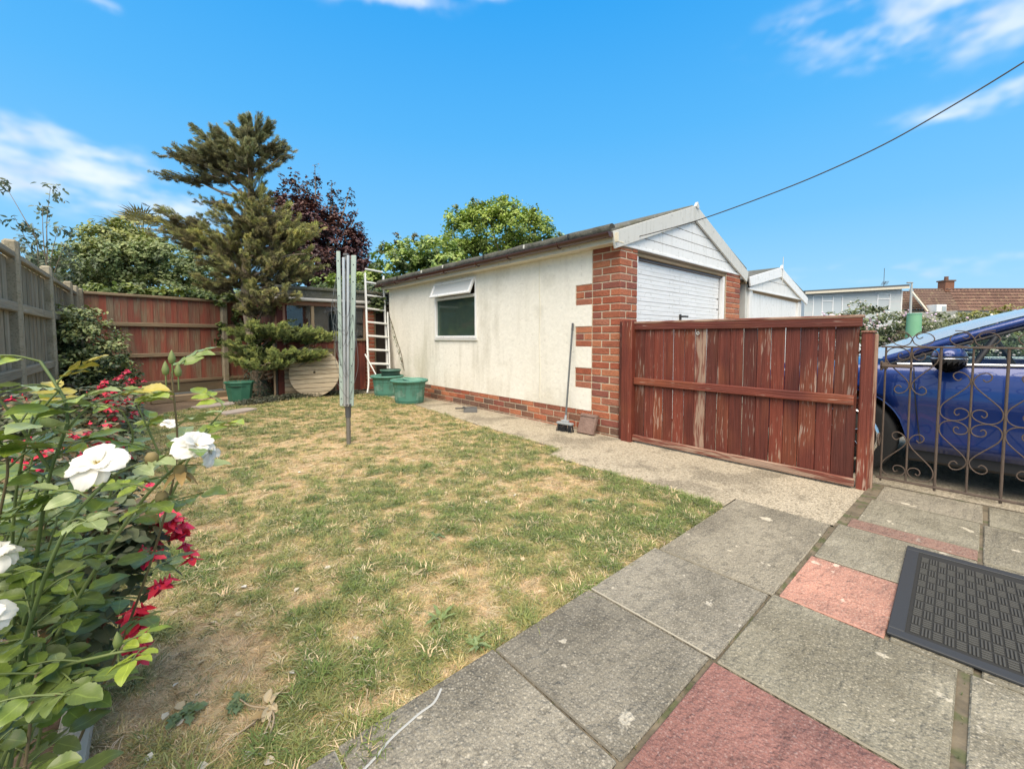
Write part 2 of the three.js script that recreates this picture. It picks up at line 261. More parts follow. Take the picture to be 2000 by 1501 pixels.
// how green and how bare the turf is at a spot: drought patches, greener by the paving
const turf = (x, z) => {
  const a = n3(x * 1.1, 3, z * 1.1), b = n3(x * 2.7, 7, z * 2.7), c = n3(x * 7, 9, z * 7), e = n3(x * 15, 5, z * 15);
  let g = .50 + a * .28 + b * .36 + c * .62 + e * .62;
  const blob = (px, pz, r, k) => { g += k * Math.exp(-((x - px) ** 2 + (z - pz) ** 2) / (r * r)); };
  blob(2.45, -1.35, .55, .42); blob(1.7, -1.35, .45, .28); blob(2.2, -1.9, .45, -.40); blob(.55, -2.6, .5, .18); blob(1.5, -4.4, .6, -.2); blob(.0, -1.68, .24, -.34); blob(2.75, -2.0, .22, .3); blob(.25, -2.9, .35, -.25); blob(2.3, -5, .9, -.12); blob(.62, -1.5, .3, .2); blob(1.15, -1.28, .22, -.3); blob(1.2, -2.6, .4, .14);
  return g;
};
{
  const t = tex(1024, 1024, 2.2, 2.2, (u, v) => { const b = fbm(u, v, 6, 6, 6, 511), f = fbm(u, v, 150, 150, 3, 513), s = fbm(u, v, 60, 170, 3, 515), s2 = fbm(u, v, 170, 60, 3, 517); let c = c3([.40, .30, .165], [.52, .40, .225], b); c = mul(c, .65 + .7 * grain(u, v, 3)); c = c3(c, [.17, .125, .065], sstep(.5, .75, f) * .6); return c3(c, [.58, .46, .28], Math.max(sstep(.56, .72, s), sstep(.56, .72, s2)) * .6); });
  struct('lawn', flatShape(LAWN, .004), mat([1, 1, 1], .95, { map: t, bumpMap: B_ROUGH, bumpScale: .02 }));
  struct('flower_bed', flatShape([[-.9, 0], [-.2, -.4], [-.2, -7.4], [.5, -8.4], [1.15, -8.5], [1.9, -8.85], [1.9, -10.9], [-.9, -10.4]], .0), mat([1, 1, 1], .97, { map: tex(512, 512, 1.3, 1.3, (u, v) => { const b = fbm(u, v, 6, 6, 5, 521), f = fbm(u, v, 60, 60, 3, 523); return mul(c3([.085, .058, .036], [.19, .135, .085], b), .6 + .8 * f); }), bumpMap: B_ROUGH, bumpScale: .03 }));
  struct('sandy_path', flatShape([[.25, -9.4], [1.3, -8.95], [1.75, -9.3], [1.5, -10.3], [0, -10.4]], .010), mat([.36, .25, .15], .95, { bumpMap: B_ROUGH, bumpScale: .02 }));
  struct('concrete_path', flatShape([[2.83, -1.10], [2.83, -2.69], [3.07, -2.79], [3.15, -4.2], [3.33, -6.3], [3.44, -8.3], [3.93, -8.3], [3.93, -2.62], [4.12, -2.62], [4.12, -.52], [3.02, -.545], [3.02, -1.10]], .012), M.concrete);
  struct('driveway', flatShape([[3.8, 3], [3.8, -2.6], [12.5, -2.6], [12.5, 3]], -.004), M.concrete);
  struct('street', flatShape([[12.5, 30], [12.5, -60], [60, -60], [60, 30]], -.012), mat([.07, .07, .068], .95, { bumpMap: B_ROUGH, bumpScale: .01 }));
}
{
  // patio: slabs laid on a bed of old mortar, each a stone of its own
  const bed = flatShape([[-1, -1.095], [1.95, -1.09], [2.985, -1.07], [2.985, -.55], [4.14, -.53], [4.14, 1.8], [-1, 1.8]], .0165);
  const P = struct('patio', bed, mat([1, 1, 1], .97, { map: tex(256, 256, .5, .5, (u, v) => c3(c3([.06, .05, .034], [.22, .18, .12], fbm(u, v, 8, 8, 4, 531)), [.07, .09, .03], sstep(.6, .75, fbm(u, v, 6, 6, 3, 533)) * .7)), bumpMap: B_ROUGH, bumpScale: .02 }));
  srand(11);
  const slab = (x0, x1, z0, z1, m, tilt = 1) => { const g = bx(x1 - x0 - .009, .045, z1 - z0 - .009, .004, rr(0, 3), rr(0, 3)); part(P, 'paving_slab', g, m, (x0 + x1) / 2, .0015 + rr(0, .005), (z0 + z1) / 2, rr(-.004, .004) * tilt, rr(-.004, .004), rr(-.004, .004) * tilt); };
  const [g0, g1, g2] = M.slabGrey, [w0, w1] = M.slabWarm, [p0, p1, p2] = M.slabPink;
  slab(-.70, -.18, -1.11, -.585, g1); slab(-.18, .345, -1.11, -.585, g0); slab(.345, .885, -1.112, -.585, g0); slab(.885, 1.42, -1.108, -.58, g1); slab(1.42, 1.965, -1.105, -.565, g0); slab(1.965, 2.995, -1.085, -.555, g2);
  slab(-.2, .345, -.575, -.04, g0); slab(.345, .87, -.575, -.04, g1); slab(.87, 1.41, -.572, -.035, p0); slab(1.412, 1.99, -.565, -.015, w1); slab(1.99, 2.49, -.545, -.20, p1); slab(1.99, 2.49, -.195, .02, w0); slab(2.492, 3.04, -.535, .02, w0); slab(3.045, 3.19, -.50, .02, p2); slab(3.192, 3.68, -.475, .025, w1); slab(3.68, 4.09, -.46, .035, g2);
  slab(.3, .9, -.02, .53, g0); slab(.9, 1.43, -.02, .53, g1); slab(1.445, 1.995, .005, .55, w0); slab(1.995, 2.53, .03, .56, w0); slab(2.53, 3.04, .03, .56, w1); slab(3.04, 3.66, .03, .56, w0); slab(3.67, 4.09, .05, .56, w1);
  part(P, 'paint_streak', tube([[.655, .0245, -1.08], [.625, .0248, -1.058], [.607, .0248, -1.05], [.565, .0248, -1.048], [.527, .0248, -1.042], [.462, .0248, -1.029], [.415, .0248, -1.01], [.36, .0245, -.995]], .0042, 40, 6).scale(1, .25, 1).translate(0, .0225, 0), mat([.42, .42, .39], .85));
  for (let i = 0; i < 6; i++) slab(.9 + i * .55, 1.45 + i * .55, .57, 1.12, pick([w0, g0, g2]));
}
{
  // kerb of cast concrete along the flower bed
  const pts = []; for (let i = 0; i <= 22; i++) { const z = -.95 - i * .3; pts.push(z); }
  const P = new THREE.Group(); P.name = 'bed_kerb'; P.userData.kind = 'structure'; scene.add(P);
  srand(5); for (let i = 0; i < 8; i++) part(P, 'kerb_stone', bx(.065, .12, .90, .012, rr(0, 2), rr(0, 2)), M.edging, -.185 + rr(-.006, .006) + (i > 5 ? .02 : 0), .012 + rr(-.006, .006), -1.30 - i * .905, 0, rr(-.012, .012), 0);
}

// ================================================================ garage
const COURSE = .082, BH = .0685;
const brickGeo = (w, d, n = 5) => Array.from({ length: n }, () => bx(w, BH, d, .005, rr(0, 2), rr(0, 2)));
const cache = {};
const bgeo = (w, d) => pick(cache[w.toFixed(3) + '/' + d.toFixed(3)] ??= brickGeo(w, d));
function gable(T, { x0, xm, x1, yEave, yApex, zF, board, thick, lower, boards, boardM, clM, lip }) {   // barge boards and cladding of a gable front
  const sl = (yApex - yEave) / (xm - x0);
  const L = [[x0, yEave], [xm - .003, yApex], [xm - .003, yApex - board], [x0 + .055, yEave - board * .82]], Rr = [[xm + .003, yApex - .004], [x1, yEave - lower], [x1 - .055, yEave - lower - board * .82], [xm + .003, yApex - board]];
  part(T, 'barge_board', extr(L, thick, [], .003), boardM, 0, 0, zF); part(T, 'barge_board', extr(Rr, thick, [], .003), boardM, 0, 0, zF - .004);
  part(T, 'ridge_cap', extr([[xm - .05, yApex - .018 - .05 * sl], [xm, yApex + .03], [xm + .05, yApex - .018 - .05 * sl], [xm, yApex - .06]], .035, [], .002), boardM, 0, .012, zF - .002);
  const inner = (x) => (x < xm ? mix(yEave - board, yApex - board, (x - x0) / (xm - x0)) : mix(yApex - board, yEave - lower - board, (x - xm) / (x1 - xm))) + .03;
  for (const [a, b] of boards) {   // each shiplap board, cut to the slope
    const xl = (y) => x0 + (y - .03 - (yEave - board)) / (yApex - yEave) * (xm - x0), xr = (y) => x1 - (y - .03 - (yEave - lower - board)) / (yApex - yEave + lower) * (x1 - xm);
    const yb = a, yt = Math.min(b, yApex - board + .02), bl = Math.max(xl(yb), x0 + .09), br = Math.min(xr(yb), x1 - .09), tl = Math.max(xl(yt), bl + .01), tr = Math.min(xr(yt), br - .01);
    if (tr - tl < .02) continue;
    part(T, 'cladding_board', extr([[bl, yb + .004], [br, yb + .004], [tr, yt - .004], [tl, yt - .004]], .014, [], .002), clM, 0, 0, zF - .034);
  }
  part(T, 'cladding_trim', hbx(x1 - x0 - .18, lip, .034, .004), M.whiteClean, (x0 + x1) / 2, boards[0][0] - lip / 2 + .006, zF - .020);
  return inner;
}
function pitched(T, { x0, xm, x1, yEave, yApex, z0, z1, t, m, name = 'roof' }) {     // two roof slopes
  for (const [a, b] of [[x0, xm], [xm, x1]]) {
    const up = a === x0, len = Math.hypot(xm - x0, yApex - yEave), ang = Math.atan2(yApex - yEave, xm - x0) * (up ? 1 : -1);
    part(T, name, bx(len, t, Math.abs(z1 - z0), .02), m, (a + b) / 2, (yEave + yApex) / 2 - t / 2 + .01, (z0 + z1) / 2, 0, 0, ang);
  }
}
{
  const T = thing('garage', 'detached garage with cream rendered side wall, red brick corner piers and white gable front', 'garage', [3.907, 0, -2.655]);
  const W = 3.353, L = 5.75, WZ0 = 2.625, WZ1 = 3.865, WY0 = 1.115, WY1 = 2.09;
  // rendered side wall with toothed edge and a window opening
  const q = .383, tq = .628, top = 2.16, out = [[q, .262]];
  for (const k of [6, 12, 18]) { const a = .036 + k * COURSE, b = a + 3 * COURSE - .006; out.push([q, a], [tq, a], [tq, b], [q, b]); }
  out.push([q, top], [L, top], [L, .262]);
  const sh = extr(out, .030, [[[WZ0, WY0], [WZ0, WY1], [WZ1, WY1], [WZ1, WY0]]]).applyMatrix4(WALLX);
  part(T, 'render', sh, M.render, -.003, 0, 0);
  // wall core behind brick and render, open at the window
  const core = extr([[.02, 0], [.02, top], [L, top], [L, 0]], .11, [[[WZ0, WY0], [WZ0, WY1], [WZ1, WY1], [WZ1, WY0]]]).applyMatrix4(WALLX).translate(.009, 0, 0);
  part(T, 'mortar', core, M.mortar); part(T, 'mortar', bx(.33, 2.10, .11, .002), M.mortar, .178, 1.05, -.064); part(T, 'mortar', bx(.52, 2.10, .20, .002), M.mortar, 3.08, 1.05, -.109);
  part(T, 'side_wall', zbx(.11, 2.16, L, .002), M.brickDirty[1], W - .055, 1.08, -L / 2 - .02); part(T, 'back_wall', extr([[.12, 0], [W - .11, 0], [W - .11, 2.16], [W / 2, 2.72], [.12, 2.16]], .11), M.brickDirty[1], 0, 0, -L); part(T, 'floor', bx(W - .3, .03, L - .3), M.darkGrey, W / 2, .02, -L / 2);
  srand(21);
  const side = (s0, s1, k, dirty, dep = .09) => { const m = dirty ? pick(M.brickDirty) : pick(M.brick); part(T, 'brick', bgeo(dep, s1 - s0 - .013), m, dep / 2 + rr(-.0015, .0015), .036 + k * COURSE + BH / 2, -(s0 + s1) / 2, rr(-.006, .006), rr(-.004, .004), 0); };
  const front = (x0, x1, k, dep = .09) => part(T, 'brick', bgeo(x1 - x0 - .013, dep), pick(M.brick), (x0 + x1) / 2, .036 + k * COURSE + BH / 2, -dep / 2 + rr(-.0015, .0015), 0, rr(-.004, .004), rr(-.005, .005));
  for (let k = 3; k <= 25; k++) {       // near pier, bonded round the corner
    const A = k % 2 === 1, tooth = (k >= 6 && k < 9) || (k >= 12 && k < 15) || (k >= 18 && k < 21), m = k < 4 ? pick(M.brickDirty) : pick(M.brick);
    if (A) { part(T, 'brick', bgeo(.225, .12), m, .1125, .036 + k * COURSE + BH / 2, -.063); side(.135, .382, k); front(.236, .343, k); if (tooth) { side(.382, .500, k); side(.500, .625, k); } }
    else { part(T, 'brick', bgeo(.115, .234), m, .0575, .036 + k * COURSE + BH / 2, -.12); side(.247, .382, k); front(.126, .343, k); if (tooth) side(.382, .627, k); }
  }
  for (let k = -1; k <= 2; k++) {         // plinth
    const off = (k + 1) % 2 ? .12 : 0; let s = 0;
    while (s < L - .1) { const e = Math.min(L, s === 0 && off ? off : s + .247); if (!(s < .24 && k < 0 && 0)) side(s, e, k, rnd() < (k < 1 ? .75 : .35)); s = e; }
  }
  for (let k = 13; k <= 25; k++) { const j = k % 2 ? .22 : .33, x = 2.815; front(x, x + j, k); front(x + j, x + .538, k); }
  part(T, 'render_edge', bx(.012, 1.2, .06), M.whiteGrimy, W + .012, 1.5, -.05);
  // gable, roof, eaves
  gable(T, { x0: -.205, xm: 1.690, x1: 3.585, yEave: 2.235, yApex: 2.895, zF: .018, board: .205, thick: .02, lower: .03, boards: [[2.148, 2.275], [2.275, 2.402], [2.402, 2.529], [2.529, 2.66], [2.66, 2.74]], boardM: M.whiteGrimy, clM: M.white, lip: .03 });
  pitched(T, { x0: -.20, xm: 1.69, x1: 3.58, yEave: 2.272, yApex: 2.900, z0: .012, z1: -L - .12, t: .095, m: M.felt });
  { const g = new THREE.CylinderGeometry(.058, .058, L + .13, 14, 60).rotateX(Math.PI / 2), p = g.attributes.position; for (let i = 0; i < p.count; i++) { const k = 1 + .16 * n3(p.getX(i) * 9, p.getY(i) * 9, p.getZ(i) * 3.2); p.setXYZ(i, p.getX(i) * k, p.getY(i) * k, p.getZ(i)); } const uv = g.attributes.uv; for (let i = 0; i < uv.count; i++) uv.setXY(i, uv.getX(i) * .36, uv.getY(i) * L); g.computeVertexNormals(); part(T, 'eave_roll', g, M.feltDark, -.172, 2.272, -L / 2 - .055); }
  srand(31);
  for (const s of [.55, 1.3, 2.15, 3.25, 3.95, 4.9]) part(T, 'roof_clip', bx(.03, .05, .022, .004), pick([M.whiteGrimy, M.black]), -.226, 2.285, -s);
  part(T, 'soffit', zbx(.16, .02, L + .05, .004), M.cream, -.085, 2.145, -L / 2 + .02);
  part(T, 'fascia', zbx(.018, .10, L + .10, .003), M.cream, -.160, 2.178, -L / 2 + .03);
  const gp = []; for (let i = 0; i <= 10; i++) { const a = Math.PI * i / 10; gp.push([-.052 * Math.cos(a), -.052 * Math.sin(a)]); } for (let i = 10; i >= 0; i--) { const a = Math.PI * i / 10; gp.push([-.047 * Math.cos(a), -.047 * Math.sin(a) + .002]); }
  const gut = part(T, 'gutter', extr(gp, L + .16), M.brown, -.222, 2.228, -L - .13);
  for (const s of [.7, 1.6, 2.3, 3.2, 4.1, 4.95, 5.6]) part(gut, 'bracket', new THREE.TorusGeometry(.056, .008, 6, 12, Math.PI), M.brown, 0, 0, L + .13 - s, 0, 0, Math.PI);
  part(gut, 'stop_end', new THREE.CylinderGeometry(.058, .058, .03, 20, 1, false, 0, Math.PI).rotateX(Math.PI / 2).rotateZ(-Math.PI / 2), M.brown, 0, 0, L + .15);
  // front opening
  part(T, 'lintel', hbx(2.45, .09, .05, .004), M.tan[0], 1.57, 2.105, -.045); part(T, 'lintel', hbx(3.2, .06, .03, .004), mat([.27, .19, .12], .8), 1.6, 2.135, -.018);
  for (const x of [.363, 2.775]) part(T, 'door_frame', bx(.042, 2.06, .07, .004), M.whiteClean, x, 1.03, -.055);
  part(T, 'door_frame', hbx(2.38, .035, .05, .003), M.brown, 1.57, 2.052, -.075);
  const D = part(T, 'garage_door', bx(2.36, 2.0, .02, .002), M.whiteClean, 1.568, 1.03, -.115);
  const prof = [[0, 0]]; for (let i = 0; i < 3; i++) { const y = i * .0525; prof.push([.006, y + .006], [.006, y + .046], [.001, y + .0495]); } prof.push([-.006, .1575], [-.02, .1575], [-.02, 0]);
  const pg = extr(prof.map(([a, b]) => [a, b]), 2.34).applyMatrix4(new THREE.Matrix4().makeBasis(V3(0, 0, 1), V3(0, 1, 0), V3(-1, 0, 0))).translate(1.17, 0, 0);
  for (let i = 0; i < 12; i++) part(D, 'door_panel', pg, M.whiteClean, 0, -.985 + i * .1585 + .09, .024);
  for (let i = 7; i < 11; i++) part(D, 'bolt', new THREE.CylinderGeometry(.011, .011, .02, 10).rotateX(Math.PI / 2), M.black, 1.12, -.985 + i * .1585 + .085, .032);
  const h = merge([bx(.035, .10, .02, .006), at(bx(.025, .025, .05, .006), 0, .02, .03), at(hbx(.115, .022, .022, .008), .03, .02, .06)]);
  part(D, 'handle', h, M.black, -.05, .36, .04);
  // window in the side wall with its top light hung open
  const Wn = part(T, 'window', merge([[WZ0 + .018, 0, .036, 1], [WZ1 - .018, 0, .036, 1], [0, WY0 + .022, .044, 0], [0, WY1 - .018, .036, 0], [0, 1.80, .045, 0]].map(([z, y, w, v]) => (v ? at(bx(.07, WY1 - WY0, w, .006), .012, (WY0 + WY1) / 2, -z) : at(bx(.07, w, WZ1 - WZ0 - .072, .006), .012, y, -(WZ0 + WZ1) / 2)))), M.whiteClean);
  part(Wn, 'sill', zbx(.05, .03, 1.28, .006), M.whiteGrimy, -.006, 1.092, -(WZ0 + WZ1) / 2);
  part(Wn, 'pane', bx(.006, .645, 1.166, .001), phys([.34, .50, .42], .045, { transmission: .9, thickness: 0 }), .02, 1.46, -(WZ0 + WZ1) / 2);
  const vf = []; const vh = .27, vw = 1.19; vf.push(at(bx(.04, .04, vw, .005), 0, -.02, 0), at(bx(.04, .045, vw, .005), 0, -vh + .02, 0), at(bx(.04, vh - .08, .045, .005), 0, -vh / 2, vw / 2 - .022), at(bx(.04, vh - .08, .045, .005), 0, -vh / 2, -vw / 2 + .022));
  part(Wn, 'top_light', merge(vf), M.whiteClean, -.022, 2.075, -(WZ0 + WZ1) / 2, 0, 0, -.40);
  part(Wn, 'top_light_pane', bx(.006, .20, 1.11, .001), phys([.74, .76, .75], .35, { transmission: .35, thickness: 0 }), -.022 - .135 * Math.sin(.40), 2.075 - .135 * Math.cos(.40), -(WZ0 + WZ1) / 2, 0, 0, -.40);
  part(T, 'wall_crack_filler', tube([[0, 2.12, 0], [.0, 1.8, -.008], [0, 1.5, .006], [0, 1.1, -.006], [0, .7, .01], [0, .32, .0]], .006, 30, 5), mat([.70, .66, .54], .9), -.0045, 0, -1.235);
}
// ================================================================ neighbour's garage
{
  const T = thing('garage', 'smaller white garage with ribbed door and low gable, beyond the brick-piered one', 'garage', [7.60, 0, -2.655]);
  gable(T, { x0: -.06, xm: 1.575, x1: 3.40, yEave: 2.13, yApex: 2.47, zF: .018, board: .18, thick: .02, lower: .13, boards: [[1.96, 2.16], [2.16, 2.32]], boardM: M.whiteClean, clM: M.white, lip: .03 });
  pitched(T, { x0: -.06, xm: 1.575, x1: 3.38, yEave: 2.10, yApex: 2.465, z0: .01, z1: -5.6, t: .05, m: M.felt });
  part(T, 'side_wall', bx(.10, 2.04, 5.4, .003), M.whiteGrimy, .08, 1.02, -2.75); part(T, 'side_wall', bx(.10, 1.9, 5.4, .003), M.whiteGrimy, 3.20, .95, -2.75); part(T, 'back_wall', bx(3.0, 2.0, .10, .003), M.whiteGrimy, 1.6, 1, -5.4);
  part(T, 'corner_post', bx(.14, 1.98, .08, .004), M.white, .20, .99, -.06); part(T, 'corner_post', bx(.10, 1.88, .08, .004), M.white, 2.98, .94, -.06); part(T, 'corner_post', bx(.07, 1.88, .06, .004), M.white, 3.11, .94, -.05);
  part(T, 'lintel', hbx(2.95, .05, .05, .003), M.tan[0], 1.6, 1.945, -.035, 0, 0, -.012); part(T, 'lintel', hbx(2.75, .035, .03, .003), mat([.30, .22, .14], .8), 1.6, 1.912, -.05, 0, 0, -.012);
  const pr = []; const n = 46, w = 2.66; for (let i = 0; i < n; i++) { const x = i * w / n; pr.push([x + .004, 0], [x + .010, .012], [x + w / n - .010, .012], [x + w / n - .004, 0]); } pr.push([w, -.02], [0, -.02]);
  part(T, 'garage_door', extr(pr, 1.90).rotateX(-Math.PI / 2), M.whiteClean, .29, .01, -.075);
  part(T, 'finial', bar([1.58, 2.16, .05], [1.58, 2.665, .05], .006), M.whiteGrimy);
  part(T, 'gutter', tube([[-.10, 2.06, .0], [-.10, 2.06, -5.5]], .04, 4, 10), M.tan[1]);
}

// ================================================================ houses across the street
function tiles(w, h, rows, cols) {       // a slope of interlocking tiles: rolls along the slope, a step at every row
  const pos = [], idx = [], uv = [], nx = cols * 4, amp = .035; let k = 0;
  for (let r = 0; r < rows; r++) for (let e = 0; e < 2; e++) { const y = (r + e) * h / rows, z = e ? .0 : .05; for (let i = 0; i <= nx; i++) { const x = i / nx * w - w / 2; pos.push(x, y, z + amp * Math.cos(i / 4 * 2 * Math.PI) + .006 * n3(i * .4, r * 1.3, 4)); uv.push(x, y); } }
  for (let r = 0; r < rows * 2 - 1; r++) for (let i = 0; i < nx; i++) { const a = r * (nx + 1) + i, b = a + nx + 1; idx.push(a, a + 1, b, b, a + 1, b + 1); }
  const g = new THREE.BufferGeometry(); g.setAttribute('position', new THREE.Float32BufferAttribute(pos, 3)); g.setAttribute('uv', new THREE.Float32BufferAttribute(uv, 2)); g.setIndex(idx); g.computeVertexNormals(); return g;
}
const tileMap = tex(512, 512, 6, 6, (u, v) => { const b = fbm(u, v, 5, 5, 4, 601), c = vn(u * 18, v * 18, 18, 18, 603), l = sstep(.6, .75, fbm(u, v, 30, 30, 3, 605)); return c3(c3([.115, .072, .056], [.205, .132, .102], b * .5 + c * .5), [.30, .24, .15], l * .5); });
M.tile = [[.95, .95, .95], [1.1, 1.0, .97]].map((c) => mat(c, .95, { map: tileMap }));
{
  const T = thing('house', 'pale grey weatherboarded house with low sloping flat roof and white windows', 'house', far(26.1, 0, 32), -DIAG);
  const w = 7.45, hl = 4.42, hr = 4.86, X = (x) => x - 26.1, roofY = (x) => mix(4.60, 5.02, (x + w / 2) / w);
  part(T, 'wall', extr([[-w / 2, 0], [w / 2, 0], [w / 2, roofY(w / 2) - .1], [-w / 2, roofY(-w / 2) - .1]], 6), mat([.56, .60, .60], .7), 0, 0, -6);
  srand(7); for (let i = 0; i < 15; i++) { const y = 2.25 + i * .175; let x1 = w / 2 - .08; const yy = y + .17; const xl = clamp((yy - 4.42) / (.42) * w - w / 2, -w / 2, w / 2); if (yy > roofY(w / 2) - .2) continue; const a = xl > -w / 2 + .05 ? xl + .5 : -w / 2; if (x1 - a > .5) part(T, 'weatherboard', at(hbx(x1 - a, .17, .03, .004), 0, 0, 0, .10), mat([.58 + rr(-.02, .02), .62, .625], .65), (a + x1) / 2, y + .085, .018); }
  part(T, 'corner_trim', bx(.10, 4.75, .07, .005), M.white, w / 2 - .04, 2.37, .03);
  const rf = part(T, 'roof', extr([[-w / 2 - .3, roofY(-w / 2) - .01], [w / 2 + .10, roofY(w / 2) + .0], [w / 2 + .10, roofY(w / 2) + .14], [-w / 2 - .3, roofY(-w / 2) + .09]], 6.8), mat([.09, .095, .10], .8), 0, 0, -6.3);
  part(rf, 'fascia', extr([[-w / 2 - .3, roofY(-w / 2) - .17], [w / 2 + .06, roofY(w / 2) - .17], [w / 2 + .06, roofY(w / 2) - .01], [-w / 2 - .3, roofY(-w / 2) - .02]], .05), M.cream, 0, 0, 6.8);
  const win = (x0, x1, y0, y1, bars, top) => { const f = part(T, 'window', merge([at(bx(x1 - x0, .08, .06), 0, (y1 - y0) / 2, 0), at(bx(x1 - x0, .1, .08), 0, -(y1 - y0) / 2, 0), ...[-(x1 - x0) / 2, (x1 - x0) / 2, ...bars].map((x) => at(bx(.075, y1 - y0, .06), x, 0, 0)), ...top.map(([a, b, y]) => at(bx(b - a, .09, .062), (a + b) / 2, y, 0))]), M.whiteClean, X((x0 + x1) / 2), (y0 + y1) / 2, .05); part(f, 'pane', bx(x1 - x0 - .1, y1 - y0 - .1, .01), phys([.50, .55, .57], .25), 0, 0, -.005); return f; };
  win(23.03, 25.25, 2.7, 4.35, [-.42, .40], [[-.42, .4, .42]]); win(27.95, 28.88, 3.36, 4.50, [], [[-.46, .46, .18]]);
  part(T, 'aerial', merge([bar([3.2, 4.9, -1], [3.2, 6.6, -1], .018), bar([3.0, 5.52, -.6], [3.75, 5.40, -1.6], .02), ...[0, .2, .4, .6, .8, 1].map((t) => at(bar([-.18, 0, -.1], [.18, 0, .1], .012), 3.0 + .75 * t, 5.52 - .12 * t, -.6 - t))]), M.darkGrey);
}
{
  const T = thing('house', 'dark red tiled roof of low terrace end beside pale weatherboarded house', 'house', far(36.9, 0, 38), -DIAG);
  part(T, 'wall', bx(3.8, 3.75, 5), M.cream, 0, 1.87, -3); const s = part(T, 'roof', tiles(3.5, 2.1, 8, 13), M.tile[0], -.15, 3.72, -.4, -.55); s.userData.kind = 'stuff'; part(T, 'verge', bx(.12, 2.2, .12), M.cream, 1.62, 4.65, -.9, -.55, 0, .12); part(T, 'gutter', hbx(3.9, .1, .1), M.black, 0, 3.70, -.42);
  part(T, 'ridge', hbx(3.6, .12, .2, .03), M.tile[0], -.15, 5.50, -1.5);
}
{
  const T = thing('house', 'brown tiled roof with square chimney and small white dormer', 'house', far(39.6, 0, 36), -DIAG);
  part(T, 'wall', bx(7.2, 3.4, 6), M.cream, 0, 1.7, -3.6); const s = part(T, 'roof', tiles(7.2, 2.5, 9, 26), M.tile[0], 0, 3.4, -.4, -.55); s.userData.kind = 'stuff'; part(T, 'ridge', hbx(7.2, .12, .2, .03), M.tile[0], 0, 5.52, -1.72);
  part(T, 'verge', bx(.14, 2.5, .14), M.cream, -3.55, 4.45, -1.05, -.55, 0, .18);
  const c = part(T, 'chimney', bx(.80, .95, .7, .01), M.brickDirty[1], -.42, 5.75, -1.8); part(c, 'chimney_cap', bx(.95, .12, .85, .01), M.brickDirty[2], 0, .5, 0); part(c, 'chimney_pot', lathe([[.16, 0], [.14, .30], [.17, .34], [.12, .34]], 14), M.brickDirty[0], 0, .56, 0);
  const d = part(T, 'dormer', bx(.85, .75, 1.0, .02), M.white, -2.75, 3.62, -.3); part(d, 'pane', bx(.36, .45, .02), phys([.35, .4, .42], .1), .18, 0, .51);
}
{
  const T = thing('house', 'reddish pantiled roof in front of chimneyed roof, at right edge of view', 'house', far(35.6, 0, 28), -DIAG);
  part(T, 'wall', bx(10.4, 3.0, 6), M.cream, 0, 1.5, -3.5); const s = part(T, 'roof', tiles(10.6, 1.75, 7, 42), M.tile[1], 0, 3.0, -.3, -.5); s.userData.kind = 'stuff'; part(T, 'ridge', hbx(10.6, .1, .18, .03), M.tile[1], 0, 4.53, -1.16);
}
{
  const T = thing('lamp_post', 'slim pale grey lamp post rising behind the flowering hedge', 'lamp post', far(21.0, 0, 22), -DIAG);
  part(T, 'column', lathe([[.09, 0], [.09, 1.2], [.065, 1.3], [.045, 3.9], [.035, 3.98], [0, 3.98]], 14), mat([.42, .44, .42], .6)); part(T, 'lantern', merge([at(hbx(.30, .07, .1, .02), -.1, 4.02, 0), at(bx(.05, .12, .05, .01), 0, 3.98, 0)]), mat([.30, .31, .30], .5));
}
{
  const T = thing('post', 'thick pale green post standing in front of the flowering hedge', 'post', far(10.03, 0, 10.4), 0);
  part(T, 'shaft', lathe([[.162, 0], [.158, .9], [.138, 1.70], [.134, 1.725], [0, 1.725]], 28), mat([1, 1, 1], .75, { map: tex(256, 256, .4, .4, (u, v) => { const b = fbm(u, v, 3, 6, 4, 611); return c3([.14, .36, .20], [.20, .43, .27], b); }) })); part(T, 'cap', lathe([[0, 1.735], [.142, 1.735], [.146, 1.725], [.142, 1.705], [.132, 1.705]], 28), mat([.20, .45, .32], .6));
}

// ================================================================ boundary fences
{
  const T = thing('fence', 'weathered grey closeboard fence with concrete posts down the left side', 'fence', [-.9, 0, 0]);
  srand(41); let z = -3.95; const posts = [-4.0, -5.86, -7.70, -9.55, -10.25];
  for (const p of posts) { part(T, 'post', bx(.10, 2.02, .105, .02, rr(0, 1), rr(0, 1)), M.post, 0, 1.0, p, 0, 0, rr(-.01, .01)); }
  for (let i = 0; i < posts.length - 1; i++) {
    const a = posts[i] - .05, b = posts[i + 1] + .05, n = Math.round((a - b) / .105);
    for (let j = 0; j < n; j++) { const g = bx(.014, 1.62, (a - b) / n + .004, .004, rr(0, 2), rr(0, 2)); part(T, 'board', g, pick(M.greyWood), -.028 + (j % 2) * .004, 1.04, a - (j + .5) * (a - b) / n, 0, rr(.02, .06), 0); }
    for (const [y, h] of [[1.875, .055], [1.40, .085], [.80, .085]]) part(T, 'rail', zbx(.055, h, a - b, .008, rr(0, 1), rr(0, 1)), pick(M.greyWood), .008, y, (a + b) / 2);
    part(T, 'gravel_board', zbx(.035, .22, a - b, .006), M.post, -.02, .11, (a + b) / 2);
  }
}
